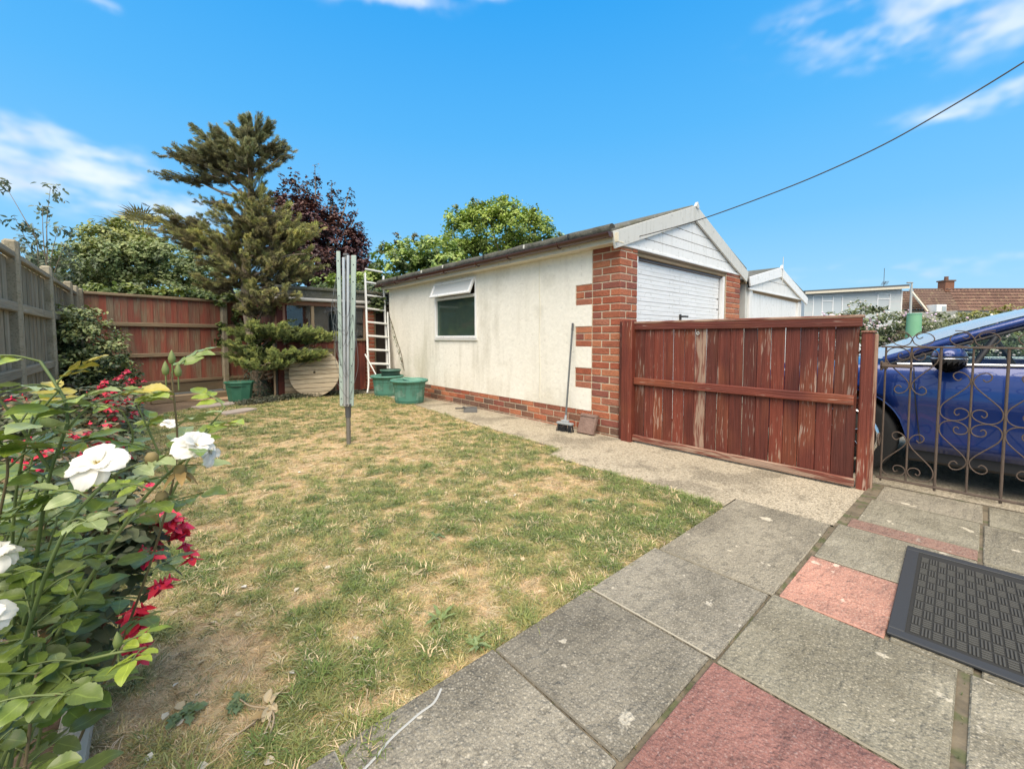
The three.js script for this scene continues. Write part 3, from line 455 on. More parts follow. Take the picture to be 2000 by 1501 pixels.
{
  const T = thing('fence', 'red stained closeboard fence across the back with concrete post near conifer', 'fence', [-.86, 0, -10.41], .2516);
  srand(43);
  part(T, 'post', bx(.12, 1.98, .12, .02), M.post, -.01, .99, .0); part(T, 'post', bx(.115, 1.99, .12, .018, .3, .2), M.post, 2.20, .99, .02);
  for (const [a, b] of [[.06, 2.14], [2.26, 3.6]]) {
    const n = Math.round((b - a) / .0925);
    for (let j = 0; j < n; j++) part(T, 'board', bx((b - a) / n + .006, 1.68, .014, .004, rr(0, 2), rr(0, 2)), pick(M.fenceRed), a + (j + .5) * (b - a) / n, 1.06, -.02 + (j % 2) * .003, 0, rr(-.07, -.03), 0);
    const R = (y, h, d, zz, m) => part(T, 'rail', hbx(b - a, h, d, .008, rr(0, 1), rr(0, 1)), m, (a + b) / 2, y, zz);
    R(1.915, .05, .07, .012, M.tan[0]); R(1.375, .075, .05, .022, M.tan[0]); R(.79, .075, .05, .022, M.tan[0]); R(.255, .06, .05, .02, M.tan[1]);
    part(T, 'gravel_board', hbx(b - a, .20, .03, .005), M.tan[1], (a + b) / 2, .12, 0);
  }
}

// ================================================================ wooden gate between garage and drive
{
  const T = thing('gate', 'wide dark red painted board gate with peeling paint, between brick pier and iron gate', 'gate', [3.900, 0, -2.46], -Math.PI / 2);   // local x runs towards the patio, local z faces the lawn
  srand(51);
  const W = [.115, .106, .103, .103, .112, .104, .105, .104, .108, .110, .108, .105, .102, .104, .117, .105, .141], GEN = [1, 0, 2, 3, 2, 3, 5, 1, 0, 0, 1, 0, 3, 0, 0, 0, 1]; let x = 0;
  W.forEach((w, i) => { const m = GEN[i] === 5 ? M.gateBare[0] : M.gateRed[GEN[i] % 4], bot = .06 + rr(-.012, .012); part(T, 'board', bx(w - .003, 1.215 - bot, .018, .005, rr(0, 2), rr(0, 2)), m, x + w / 2, (1.215 + bot) / 2, -.012 + rr(-.004, .004), 0, rr(-.08, -.02), rr(-.004, .004)); x += w; });
  part(T, 'rail', hbx(1.87, .068, .036, .006, .2, .1), M.gateRed[0], .935, 1.238, .008, 0, 0, -.002); part(T, 'top_cap', hbx(1.885, .022, .07, .005, .4, .6), M.gateBare[0], .935, 1.280, -.006, 0, 0, -.002);
  part(T, 'rail', hbx(1.83, .072, .036, .006, .7, .9), M.gateRed[2], .925, .665, .018, 0, 0, -.002); part(T, 'rail', hbx(1.86, .060, .034, .006, .1, 1.3), M.gateBare[0], .93, .058, .018, 0, 0, -.001);
  part(T, 'brace', hbx(1.86, .07, .03, .005), M.gateRed[1], .93, .64, -.045); part(T, 'hook', at(new THREE.TorusGeometry(.012, .004, 6, 14), 0, 0, 0), M.whiteGrimy, .675, 1.165, .008);
}
{
  const a = thing('gate_post', 'red brown timber gate post standing against the brick pier', 'post', [3.885, 0, -2.525]);
  part(a, 'post', bx(.09, 1.315, .125, .006, .2, .3), M.gateRed[3], -.01, .655, .01); part(a, 'backing_strip', bx(.05, 1.30, .045, .004, .6, .3), M.gateRed[1], .012, .65, -.085);
  const b = thing('gate_post', 'red gate post with pale worn edge next to the iron gate', 'post', [3.938, 0, -.562]);
  part(b, 'post', bx(.085, 1.16, .066, .007, 1.1, .4), M.gateRed[2], -.006, .58, 0); part(b, 'backing_strip', bx(.04, 1.15, .04, .006, .3, .8), M.gateBare[0], .050, .575, .030); part(b, 'post_top', bx(.098, .016, .076, .004), M.gateBare[0], -.006, 1.166, .003);
}
{
  // ornamental iron gate: round bars and forged scrolls
  const T = thing('gate', 'rusty brown wrought iron gate with scrolls in front of blue car', 'gate', [4.12, 0, 0], -Math.PI / 2);
  const iron = mat([1, 1, 1], .75, { metalness: .35, map: tex(256, 256, .3, .3, (u, v) => c3([.085, .066, .054], [.20, .145, .108], fbm(u, v, 12, 12, 4, 701))), bumpMap: B_FINE, bumpScale: .002 });
  const bars = [-.483, -.345, -.198, -.048, .103, .250, .400, .55];
  bars.forEach((s, i) => part(T, 'bar', bar([s, i % 2 ? .07 : .05, 0], [s, 1.058, 0], i === 4 || i === 2 ? .0078 : .0062), iron));
  part(T, 'top_rail', hbx(1.10, .012, .022, .002), iron, .04, 1.056, 0); part(T, 'bottom_rail', hbx(1.10, .014, .024, .002), iron, .04, .074, 0);
  const Y = (c) => 1.12 - (560 + c / 3.573 - 660) * .003414;
  const S = [[628, 618], [606, 634], [578, 622], [568, 594], [598, 574], [640, 580], [676, 606], [690, 640], [668, 676], [610, 724], [540, 776], [500, 812], [484, 846], [490, 884], [520, 910], [574, 922], [630, 914], [672, 894], [690, 866], [672, 840], [630, 830], [596, 840], [588, 866], [606, 882], [626, 870]];
  const scroll = (cx, hw, y0, flip, side) => { const P = S.map(([x, y]) => [cx + side * (700 - x) / 218 * hw, y0 + flip * (Y(y) - Y(746)), side * .002 + .003]); part(T, 'scroll', tube(P, .0041, 110, 6), iron); };
  for (const side of [-1, 1]) {
    for (const [c, hw] of [[-.048, .143], [.25, .143]]) { scroll(c, hw, .726, 1, side); scroll(c, hw, .388, -1, side); }
    scroll(-.345, .138, .267, 1, side); scroll(-.345, .138, .883, -1, side); scroll(.55, .14, .267, 1, side);
    for (const c of [-.345, -.048, .25]) part(T, 'scroll', tube([[-.055, .075], [-.035, .062], [-.02, .082], [-.045, .105], [-.088, .098], [-.112, .06], [-.09, .022], [-.045, .006], [-.012, .026], [.004, .070], [.036, .112], [.09, .122]].map(([a, b]) => [c - side * a, 1.058 + b * .92, side * .002]), .0036, 60, 6), iron);
  }
  part(T, 'bolt', merge([at(hbx(.17, .022, .02, .004), -.42, .915, .012), at(bx(.04, .05, .03, .004), -.49, .915, .0)]), iron); part(T, 'latch_plate', bx(.012, .07, .05, .003), iron, -.506, .915, -.01); part(T, 'hinge_ring', at(new THREE.TorusGeometry(.045, .006, 8, 20), 0, 0, 0, 0, Math.PI / 2), iron, -.502, .36, .0);
}
// ================================================================ car
{
  const T = thing('car', 'blue hatchback parked on the drive behind the iron gate', 'car', [5.27, 0, -.75]);
  const paint = phys([.003, .027, .165], .30, { metalness: .35, clearcoat: 1, clearcoatRoughness: .03 });
  const chrome = mat([.82, .83, .84], .12, { metalness: 1 }), trim = mat([.02, .02, .022], .45), tint = phys([.72, .80, .76], .02, { transmission: 1, thickness: 0, ior: 1.35 }), seatM = mat([.035, .035, .04], .85);
  const hw = (z) => .90 - .10 * sstep(-.25, -.90, z) - .25 * sstep(-.62, -.9, z) ** 2 - .10 * sstep(2.6, 3.4, z);
  const arch = (z) => { let y = .27; for (const c of [0, 2.6]) if (Math.abs(z - c) < .365) y = Math.max(y, .33 + Math.sqrt(.365 ** 2 - (z - c) ** 2)); return y; };
  const hood = (z) => mix(.72, .955, sstep(-.95, .30, z)), belt = (z) => .908 + .022 * z;
  const zs = []; for (let z = -.89; z <= 3.36; z += (z < .45 || (z > 2.1 && z < 3.1)) ? .026 : .08) zs.push(z);
  const rows = zs.map((z) => {
    const w = hw(z), yb = arch(z), cab = z > .27 && z < 3.0, L = [];
    const up = (y, d) => Math.max(y, yb + d);
    L.push([-w + .16, yb], [-w + .015, yb], [-w + .004, up(.36, .012)], [-w + .022, up(.47, .024)], [-w + .002, up(.60, .036)], [-w - .002, up(.68, .05)], [-w + .012, up(.76, .064)], [-w + .030, up(.82, .078)]);
    const b = cab ? belt(z) : Math.min(belt(z), hood(z) - .02 * sstep(.3, -.2, z));
    L.push([-w + .055, Math.max(b - .012, yb + .09)], [-w + .085, Math.max(b, yb + .1)]);
    if (cab) L.push([-w + .11, b - .01], [-w + .14, .62], [-.2, .5], [0, .5]); else L.push([-w + .20, hood(z) + .005], [-w + .34, hood(z) + .03], [-.25, hood(z) + .045], [0, hood(z) + .05]);
    return [...L, ...L.slice(0, -1).reverse().map(([x, y]) => [-x, y])].map(([x, y]) => [x, y, z]);
  });
  const grid = (R) => { const pos = R.flat(2), n = R[0].length, idx = []; for (let j = 0; j < R.length - 1; j++) for (let i = 0; i < n - 1; i++) { const a = j * n + i; idx.push(a, a + 1, a + n, a + 1, a + n + 1, a + n); } const g = new THREE.BufferGeometry(); g.setAttribute('position', new THREE.Float32BufferAttribute(pos, 3)); g.setAttribute('uv', new THREE.Float32BufferAttribute(pos.filter((_, i) => i % 3 < 2), 2)); g.setIndex(idx); g.computeVertexNormals(); return g; };
  const cap = (R, f) => { const s = new THREE.Shape(R.map(([x, y]) => new THREE.Vector2(x, y))); return new THREE.ShapeGeometry(s).translate(0, 0, R[0][2]); };
  part(T, 'body', merge([grid(rows).toNonIndexed(), cap(rows[0]).toNonIndexed(), cap(rows[rows.length - 1]).toNonIndexed()]), paint);
  for (const s of [-1, 1]) {
    part(T, 'sill', zbx(.12, .12, 1.86, .02), trim, s * .80, .235, 1.3);
    part(T, 'wheel_liner', new THREE.CylinderGeometry(.40, .40, .24, 24, 1, true, 0, Math.PI).rotateZ(Math.PI / 2).rotateX(-Math.PI / 2), M.dark, s * .74, .33, 0);
    for (const z of [0, 2.6]) {
      const Wl = part(T, 'wheel', lathe([[.05, -.09], [.20, -.10], [.20, .10], [.05, .09]], 32).rotateZ(Math.PI / 2), M.dark, s * .79, .325, z);
      part(Wl, 'tyre', lathe([[.215, -.10], [.29, -.105], [.318, -.085], [.325, -.05], [.325, .05], [.318, .085], [.29, .105], [.215, .10]], 40).rotateZ(Math.PI / 2), mat([.018, .018, .018], .9));
      const sp = []; for (let k = 0; k < 5; k++) sp.push(at(bx(.02, .17, .05, .006).translate(0, .12, 0), 0, 0, 0, k * Math.PI * 2 / 5)); part(Wl, 'rim', merge([...sp, lathe([[.0, .0], [.05, 0], [.05, .03], [0, .03]], 20).rotateZ(Math.PI / 2), lathe([[.20, -.02], [.222, -.02], [.222, .02], [.20, .02]], 36).rotateZ(Math.PI / 2)]), chrome, s * .085, 0, 0);
    }
    // glasshouse: pillars, rails and panes
    const at3 = (z, y) => [s * (.845 - .30 * (y - .90)), y, z];
    const A = [at3(.22, .945), at3(.62, 1.115), at3(1.0, 1.265), at3(1.42, 1.40), at3(1.75, 1.455)], roofR = [at3(1.75, 1.455), at3(2.2, 1.465), at3(2.8, 1.42), at3(3.2, 1.30)];
    part(T, 'a_pillar', tube(A, .030, 26, 10).scale(1, 1, 1), paint); part(T, 'roof_rail', tube(roofR, .03, 16, 8), paint);
    part(T, 'window_seal', tube(A.map(([x, y, z]) => [x + s * .006, y - .040, z + .02]), .014, 26, 6), trim);
    part(T, 'waist_strip', tube([.30, .8, 1.3, 2, 2.7].map((z) => [s * (hw(z) - .052), belt(z) + .004, z]), .012, 20, 8), chrome);
    part(T, 'quarter_pillar', bar(at3(.70, .915), at3(.80, 1.13), .016), trim); part(T, 'b_pillar', bar(at3(1.72, .915), at3(1.70, 1.44), .03), trim);
    const pane = [[.30, .925], [1.70, .945], [1.70, 1.43], [1.42, 1.375], [1.0, 1.240], [.62, 1.09]].map(([z, y]) => at3(z, y)), pg = new THREE.BufferGeometry(), pi = [];
    for (let i = 1; i < pane.length - 1; i++) pi.push(...pane[0], ...pane[i], ...pane[i + 1]); pg.setAttribute('position', new THREE.Float32BufferAttribute(pi, 3)); pg.computeVertexNormals(); part(T, 'side_window', pg, tint);
    // door shut lines, handle, mirror
    part(T, 'door_seam', tube([[s * .855, .895, .395], [s * .899, .78, .405], [s * .905, .62, .42], [s * .888, .47, .435], [s * .90, .33, .455]], .0035, 20, 5), M.black);
    const mr = part(T, 'mirror', new THREE.SphereGeometry(1, 24, 14).scale(.125, .082, .088), paint, s * 1.0, .985, .585, 0, s * .25, 0); part(mr, 'mirror_base', new THREE.SphereGeometry(1, 20, 10, 0, Math.PI * 2, Math.PI * .45).scale(.129, .105, .091), trim, s * -.002, -.006, 0); part(mr, 'mirror_arm', bar([-s * .09, -.055, .0], [-s * .16, -.085, -.02], .03), trim); part(mr, 'mirror_strip', new THREE.TorusGeometry(1, .03, 6, 30).rotateX(Math.PI / 2).scale(.128, .15, .090), chrome, 0, -.008, 0);
    part(T, 'seat', merge([at(bx(.46, .12, .50, .05), 0, .62, 0), at(bx(.44, .62, .14, .06), 0, .92, .30, -.25), at(bx(.24, .16, .09, .04), 0, 1.28, .40, -.2)]), seatM, s * .38, 0, 1.35);
  }
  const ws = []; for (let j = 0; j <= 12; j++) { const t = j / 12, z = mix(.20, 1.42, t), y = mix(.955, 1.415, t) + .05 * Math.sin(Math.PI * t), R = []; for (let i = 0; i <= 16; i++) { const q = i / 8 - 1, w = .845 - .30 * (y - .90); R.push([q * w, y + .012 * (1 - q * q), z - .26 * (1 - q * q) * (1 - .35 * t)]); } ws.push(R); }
  part(T, 'windscreen', grid(ws), phys([.66, .70, .72], .09, { transmission: .45, thickness: 0, ior: 1.5 }));  // pale, half-diffuse glass colour stands in for bright sky mirrored on the screen
  const rf = []; for (let j = 0; j <= 10; j++) { const t = j / 10, z = mix(1.42, 3.25, t), y = 1.42 + .05 * Math.sin(Math.PI * Math.min(1, t * 1.1)) - .16 * t * t, R = []; for (let i = 0; i <= 12; i++) { const q = i / 6 - 1; R.push([q * .675, y + .05 * (1 - q * q), z - .14 * (1 - q * q) * (1 - t)]); } rf.push(R); }
  part(T, 'roof', grid(rf), paint); part(T, 'dashboard', bx(1.40, .20, .35, .06), trim, 0, .83, .52); part(T, 'steering_wheel', new THREE.TorusGeometry(.18, .016, 8, 24), trim, .38, .93, .90, -.45);
}
// ================================================================ overhead cable
{
  const P = [[4.205, 2.262, -2.632], [4.235, 2.275, -2.50], [4.25, 2.312, -2.008], [4.25, 2.392, -1.427], [4.25, 2.478, -.966], [4.25, 2.592, -.545], [4.25, 2.727, -.214], [4.25, 2.872, .094], [4.25, 3.35, 1.0], [4.25, 3.9, 2]];
  solo('overhead_cable', 'thin dark overhead cable rising from the garage gable to upper right', 'cable', tube(P, .0052, 90, 6), mat([.06, .052, .045], .7));
}
// ================================================================ doormat
{
  const T = thing('doormat', 'black rubber doormat with basketweave ribs lying on the paving', 'doormat', [2.497, .0275, .095], .03);
  const rub = mat([.034, .036, .038], .6), rib = mat([.060, .059, .051], .7, { bumpMap: B_FINE, bumpScale: .002 }), baseRub = mat([.022, .022, .020], .9);  // base is darker than the ribs and the border
  const w = .94, d = .62; part(T, 'base', bx(w - .02, .006, d - .02, .002), baseRub, 0, .003, 0);
  for (const s of [-1, 1]) { part(T, 'border', bx(.048, .010, d, .004), rub, s * (w / 2 - .024), .006, 0); part(T, 'border', bx(w - .098, .010, .046, .004), rub, 0, .006, s * (d / 2 - .023)); }
  const cw = .0705, cd = .0295, l = [];
  for (let i = 0; i < 12; i++) for (let j = 0; j < 17; j++) {
    const x = -w / 2 + .066 + (i + .5) * cw, z = -d / 2 + .056 + (j + .5) * cd; if (x > w / 2 - .07 || z > d / 2 - .06) continue;
    if ((i + j) % 2) for (let k = 0; k < 3; k++) l.push(at(bx(.060, .005, .0055, .0012), x, .0075, z + (k - 1) * .0092)); else for (let k = 0; k < 4; k++) l.push(at(bx(.009, .005, .025, .0012), x + (k - 1.5) * .0155, .0075, z));
  }
  const s = part(T, 'rib', merge(l), rib); s.userData.kind = 'stuff';
}
// ================================================================ things along the garage wall
{
  const T = thing('broom', 'grey broom with black bristles leaning on the render beside brick pier', 'broom', [3.705, 0, -3.262], -1.45);
  const gm = mat([.12, .13, .13], .5);
  part(T, 'handle', bar([0, .155, -.012], [-.02, 1.285, -.178], .0115), gm); part(T, 'grip', bar([-.0185, 1.21, -.168], [-.0201, 1.30, -.1795], .0135), M.darkGrey);
  part(T, 'head', merge([bx(.215, .030, .060, .012), at(bx(.10, .035, .045, .012), 0, .025, 0), at(lathe([[.018, 0], [.014, .07]], 14), 0, .03, 0, -.14)]), mat([.30, .32, .33], .45), 0, .108, 0, -.08);
  srand(61); const br = []; for (let i = 0; i < 150; i++) { const x = rr(-.1, .1), z = rr(-.024, .024); br.push(bar([x, .10, z], [x * 1.10 + rr(-.006, .006), rr(.002, .010), z * 1.9 + rr(-.006, .006)], .0022, 4)); } const b = part(T, 'bristles', merge(br), mat([.022, .024, .028], .7)); b.userData.kind = 'stuff';
}
{
  const T = thing('dustpan', 'grey plastic dustpan lying on the concrete below the garage wall', 'dustpan', [3.66, .014, -5.12], .95);
  const g = mat([.15, .15, .145], .5), dk = mat([.05, .05, .05], .6);
  part(T, 'pan', merge([at(bx(.25, .004, .20, .001), 0, .010, 0, .05), at(bx(.25, .055, .006, .002), 0, .03, -.10), at(bx(.005, .045, .20, .002), -.124, .024, 0), at(bx(.005, .045, .20, .002), .124, .024, 0)]), g); part(T, 'handle', merge([at(bx(.032, .018, .13, .007), 0, .045, -.165), at(bx(.12, .018, .03, .006), 0, .056, -.105)]), dk);
}
{
  const T = thing('roof_tile', 'flat brown concrete roof tile leaning against the pier foot', 'tile', [3.765, .013, -3.005], -1.50);
  const tm = mat([1, 1, 1], .9, { map: tex(256, 256, .4, .4, (u, v) => c3([.14, .085, .065], [.26, .175, .14], fbm(u, v, 6, 6, 5, 721))), bumpMap: B_FINE, bumpScale: .005 });
  part(T, 'slab', merge([bx(.225, .235, .042, .006), at(bx(.225, .020, .012, .003), 0, .090, .026), at(bx(.018, .235, .008, .002), .098, 0, .024)]), tm, 0, .112, -.048, -.40);
}
const potMap = tex(512, 256, 1.2, .5, (u, v) => { const b = fbm(u, v, 6, 4, 5, 731), r = sstep(.5, .75, fbm(u, v, 24, 3, 4, 733)), m = sstep(.55, .72, fbm(u, v, 9, 7, 4, 735)); let c = c3([.055, .185, .140], [.095, .265, .205], b); c = c3(c, [.25, .38, .32], m * .5); return c3(c, [.06, .10, .07], r * .45); });
const potM = mat([1, 1, 1], .55, { map: potMap });
function pot(T, s, m) { // moulded tub: foot, two beads and a heavy rolled rim
  const P = [[0, .0], [.232, .0], [.240, .012], [.243, .045], [.250, .050], [.250, .062], [.246, .066], [.262, .265], [.270, .272], [.272, .285], [.268, .292], [.274, .345], [.300, .352], [.318, .362], [.324, .378], [.318, .394], [.300, .400], [.284, .394], [.270, .372], [.262, .34], [.232, .03], [0, .03]].map(([a, b]) => [a * s, b * s]);
  const g = lathe(P, 56), uv = g.attributes.uv, p = g.attributes.position; for (let i = 0; i < uv.count; i++) uv.setXY(i, uv.getX(i) * 1.6, p.getY(i)); return part(T, 'tub', g, m);
}
{
  const a = thing('plant_pot', 'green plastic tub with a smaller dark pot standing inside, further from viewer', 'plant pot', [3.50, .01, -7.68]); pot(a, .98, potM);
  const c = thing('plant_pot', 'small dark green flowerpot standing in the far tub by ladder', 'plant pot', [3.585, .045, -7.70]); part(c, 'tub', lathe([[0, 0], [.15, 0], [.178, .36], [.192, .368], [.198, .385], [.190, .405], [.178, .405], [.170, .36], [.14, .02], [0, .02]].map(([x, y]) => [x, y * 1.15]), 40), mat([.022, .060, .045], .5)); part(c, 'rim', new THREE.TorusGeometry(.190, .013, 10, 40).rotateX(Math.PI / 2), mat([.085, .19, .145], .5), 0, .448, 0);
  const b = thing('plant_pot', 'green plastic tub nearer the viewer on path corner, pale rim tilted inside', 'plant pot', [3.385, .014, -6.54]); pot(b, 1.0, potM);
  const e = thing('plant_pot', 'pale green flowerpot lying tilted inside the nearer tub', 'plant pot', [3.40, .13, -6.53]); part(e, 'tub', at(lathe([[0, 0], [.12, 0], [.165, .26], [.180, .266], [.186, .28], [.178, .292], [.160, .28], [.112, .02], [0, .02]], 40), 0, 0, 0, .10, 0, -.14), mat([.15, .33, .25], .55));
}
{
  const T = thing('planter', 'dark green angular planter with dry stems beside conifer trunk', 'planter', [1.225, 0, -8.80], -.5);
  const hex = (r, y) => Array.from({ length: 8 }, (_, i) => { const a = (i + .5) * Math.PI / 4; return [Math.cos(a) * r * 1.12, y, Math.sin(a) * r * .84]; });
  const ring = (R) => { const pos = []; for (let j = 0; j < R.length - 1; j++) for (let i = 0; i < 8; i++) { const a = R[j][i], b = R[j][(i + 1) % 8], c = R[j + 1][(i + 1) % 8], d = R[j + 1][i]; pos.push(...a, ...d, ...b, ...b, ...d, ...c); } const g = new THREE.BufferGeometry(); g.setAttribute('position', new THREE.Float32BufferAttribute(pos, 3)); g.setAttribute('uv', new THREE.Float32BufferAttribute(pos.filter((_, i) => i % 3 < 2), 2)); g.computeVertexNormals(); return g; };
  const gm = mat([1, 1, 1], .55, { map: tex(256, 256, .5, .5, (u, v) => c3([.025, .125, .075], [.055, .19, .12], fbm(u, v, 5, 6, 4, 741))) });
  part(T, 'trough', ring([hex(.155, 0), hex(.16, .02), hex(.198, .31), hex(.214, .315), hex(.220, .335), hex(.212, .35), hex(.196, .345), hex(.18, .25)]), gm); part(T, 'soil', at(new THREE.CircleGeometry(.185, 16), 0, .27, 0, -Math.PI / 2), mat([.05, .035, .022], .95, { bumpMap: B_ROUGH, bumpScale: .02 }));
  srand(71); for (let i = 0; i < 9; i++) { const x = rr(-.14, .14), z = rr(-.08, .08); part(T, 'stem', taper([[x, .26, z], [x + rr(-.04, .04), .36, z + rr(-.04, .04)], [x + rr(-.09, .09), rr(.40, .50), z + rr(-.06, .06)]], .004, .0015, 6, 4), pick([mat([.22, .16, .09], .9), mat([.10, .13, .05], .8)])); }
}
// ================================================================ rotary clothes dryer, folded
{
  const T = thing('rotary_dryer', 'folded rotary clothes dryer with pale green arms standing in the lawn', 'clothes dryer', [1.548, 0, -4.344], -DIAG);
  part(T, 'pole', merge([bar([0, -.05, 0], [.012, 1.97, 0], .019, 16), bar([0, -.05, 0], [.002, .40, 0], .0225, 16)]), mat([.24, .225, .20], .5, { metalness: .5, map: tex(128, 256, .15, .5, (u, v) => mul([1, 1, 1], .7 + .5 * fbm(u, v, 6, 10, 4, 751))) }));
  part(T, 'collar', lathe([[.023, .30], [.027, .30], [.030, .40], [.055, .43], [.055, .445], [.024, .445]], 20), M.darkGrey, .001);
  part(T, 'top_hub', merge([lathe([[.02, 1.83], [.036, 1.84], [.036, 1.91], [.02, 1.93]], 18), at(bx(.05, .03, .05, .008), 0, 1.965, 0)]), M.darkGrey, .012); part(T, 'slider', merge([lathe([[.02, 1.36], [.037, 1.37], [.034, 1.48], [.02, 1.50]], 18), at(bx(.03, .05, .05, .006), 0, 1.42, .03)]), M.black, .009);
  const sage = mat([1, 1, 1], .5, { metalness: .15, map: tex(128, 512, .2, 1.6, (u, v) => c3([.33, .42, .36], [.45, .53, .47], fbm(u, v, 4, 12, 4, 753))) });
  const arms = [[-.052, .024, -.050, .040, .040], [.042, .020, .104, .034, .050], [-.014, .046, .012, .066, .026], [.018, -.035, .050, -.07, .034], [-.03, -.04, -.02, -.07, .034], [.016, .042, .056, .060, .026]];
  arms.forEach(([x0, z0, x1, z1, w], i) => { const y0 = .42, y1 = [1.995, 1.955, 1.93, 1.94, 1.93, 1.95][i], len = Math.hypot(x1 - x0, y1 - y0, z1 - z0), g = bx(w, len, .016, .004, i * .03, i * .2); g.rotateX((z1 - z0) / len).rotateZ(-(x1 - x0) / len); const a = part(T, 'arm', g, i === 2 || i === 5 ? M.alu : sage, (x0 + x1) / 2, (y0 + y1) / 2, (z0 + z1) / 2); if (i < 2) for (let k = 0; k < 9; k++) { const t = k / 9 - .45; part(a, 'line_eyelet', new THREE.CylinderGeometry(.0052, .0052, .008, 8).rotateX(Math.PI / 2), M.black, (x1 - x0) * t, (y1 - y0) * t, (z1 - z0) * t + .009); } });
  srand(81); const lineM = mat([.14, .15, .15], .6);
  for (let i = 0; i < 26; i++) { const s = i % 2 ? 1 : -1, y = rr(1.1, 1.95), l = rr(.35, .85), x = s * rr(.045, .10), z = rr(-.03, .06); part(T, 'line', tube([[x, y, z], [x + s * rr(0, .035), y - l * .5, z + rr(-.03, .05)], [x - s * rr(.02, .12), Math.max(.5, y - l), z + rr(0, .05)], [x - s * rr(.06, .16), Math.max(.55, y - l * .75), z + .03]], .0019, 20, 4), lineM); }
}
// ================================================================ ladder
{
  const T = thing('ladder', 'white aluminium ladder leaning in the corner between shed and garage', 'ladder', [3.50, 0, -8.06]);
  const wm = mat([.70, .70, .67], .45, { metalness: .15 }), lean = -.235, tz = -.075;
  const A = new THREE.Group(); A.name = 'main_section'; A.rotation.set(lean, 0, tz); T.add(A);
  for (const s of [-1, 1]) part(A, 'stile', bx(.026, 2.10, .062, .004), wm, s * .200, 1.50, 0);
  for (let i = 0; i < 8; i++) part(A, 'rung', hbx(.39, .034, .040, .008), wm, 0, .62 + i * .288, .0);
  const Bg = new THREE.Group(); Bg.name = 'lower_section'; Bg.rotation.set(lean + .02, 0, tz); T.add(Bg);
  part(Bg, 'stile', tube([[-.265, .01, .06], [-.235, .14, .05], [-.222, .30, .04], [-.226, .9, .036], [-.226, 1.72, .036]], .019, 30, 8), wm); part(Bg, 'stile', tube([[.275, .01, .06], [.245, .14, .05], [.232, .30, .04], [.230, .9, .036], [.230, 1.72, .036]], .019, 30, 8), wm);
  for (let i = 0; i < 5; i++) part(Bg, 'rung', hbx(.45, .034, .044, .008), wm, 0, .31 + i * .288, .034);
  part(T, 'stay', bar([-.235, .80, -.1], [-.105, .40, .10], .014), wm);
}
M.paleWood = [[1.5, 1.45, 1.38], [1.35, 1.3, 1.22], [1.6, 1.52, 1.42]].map((c) => mat(c, .92, { map: greyWood, bumpMap: woodBump, bumpScale: .006 }));
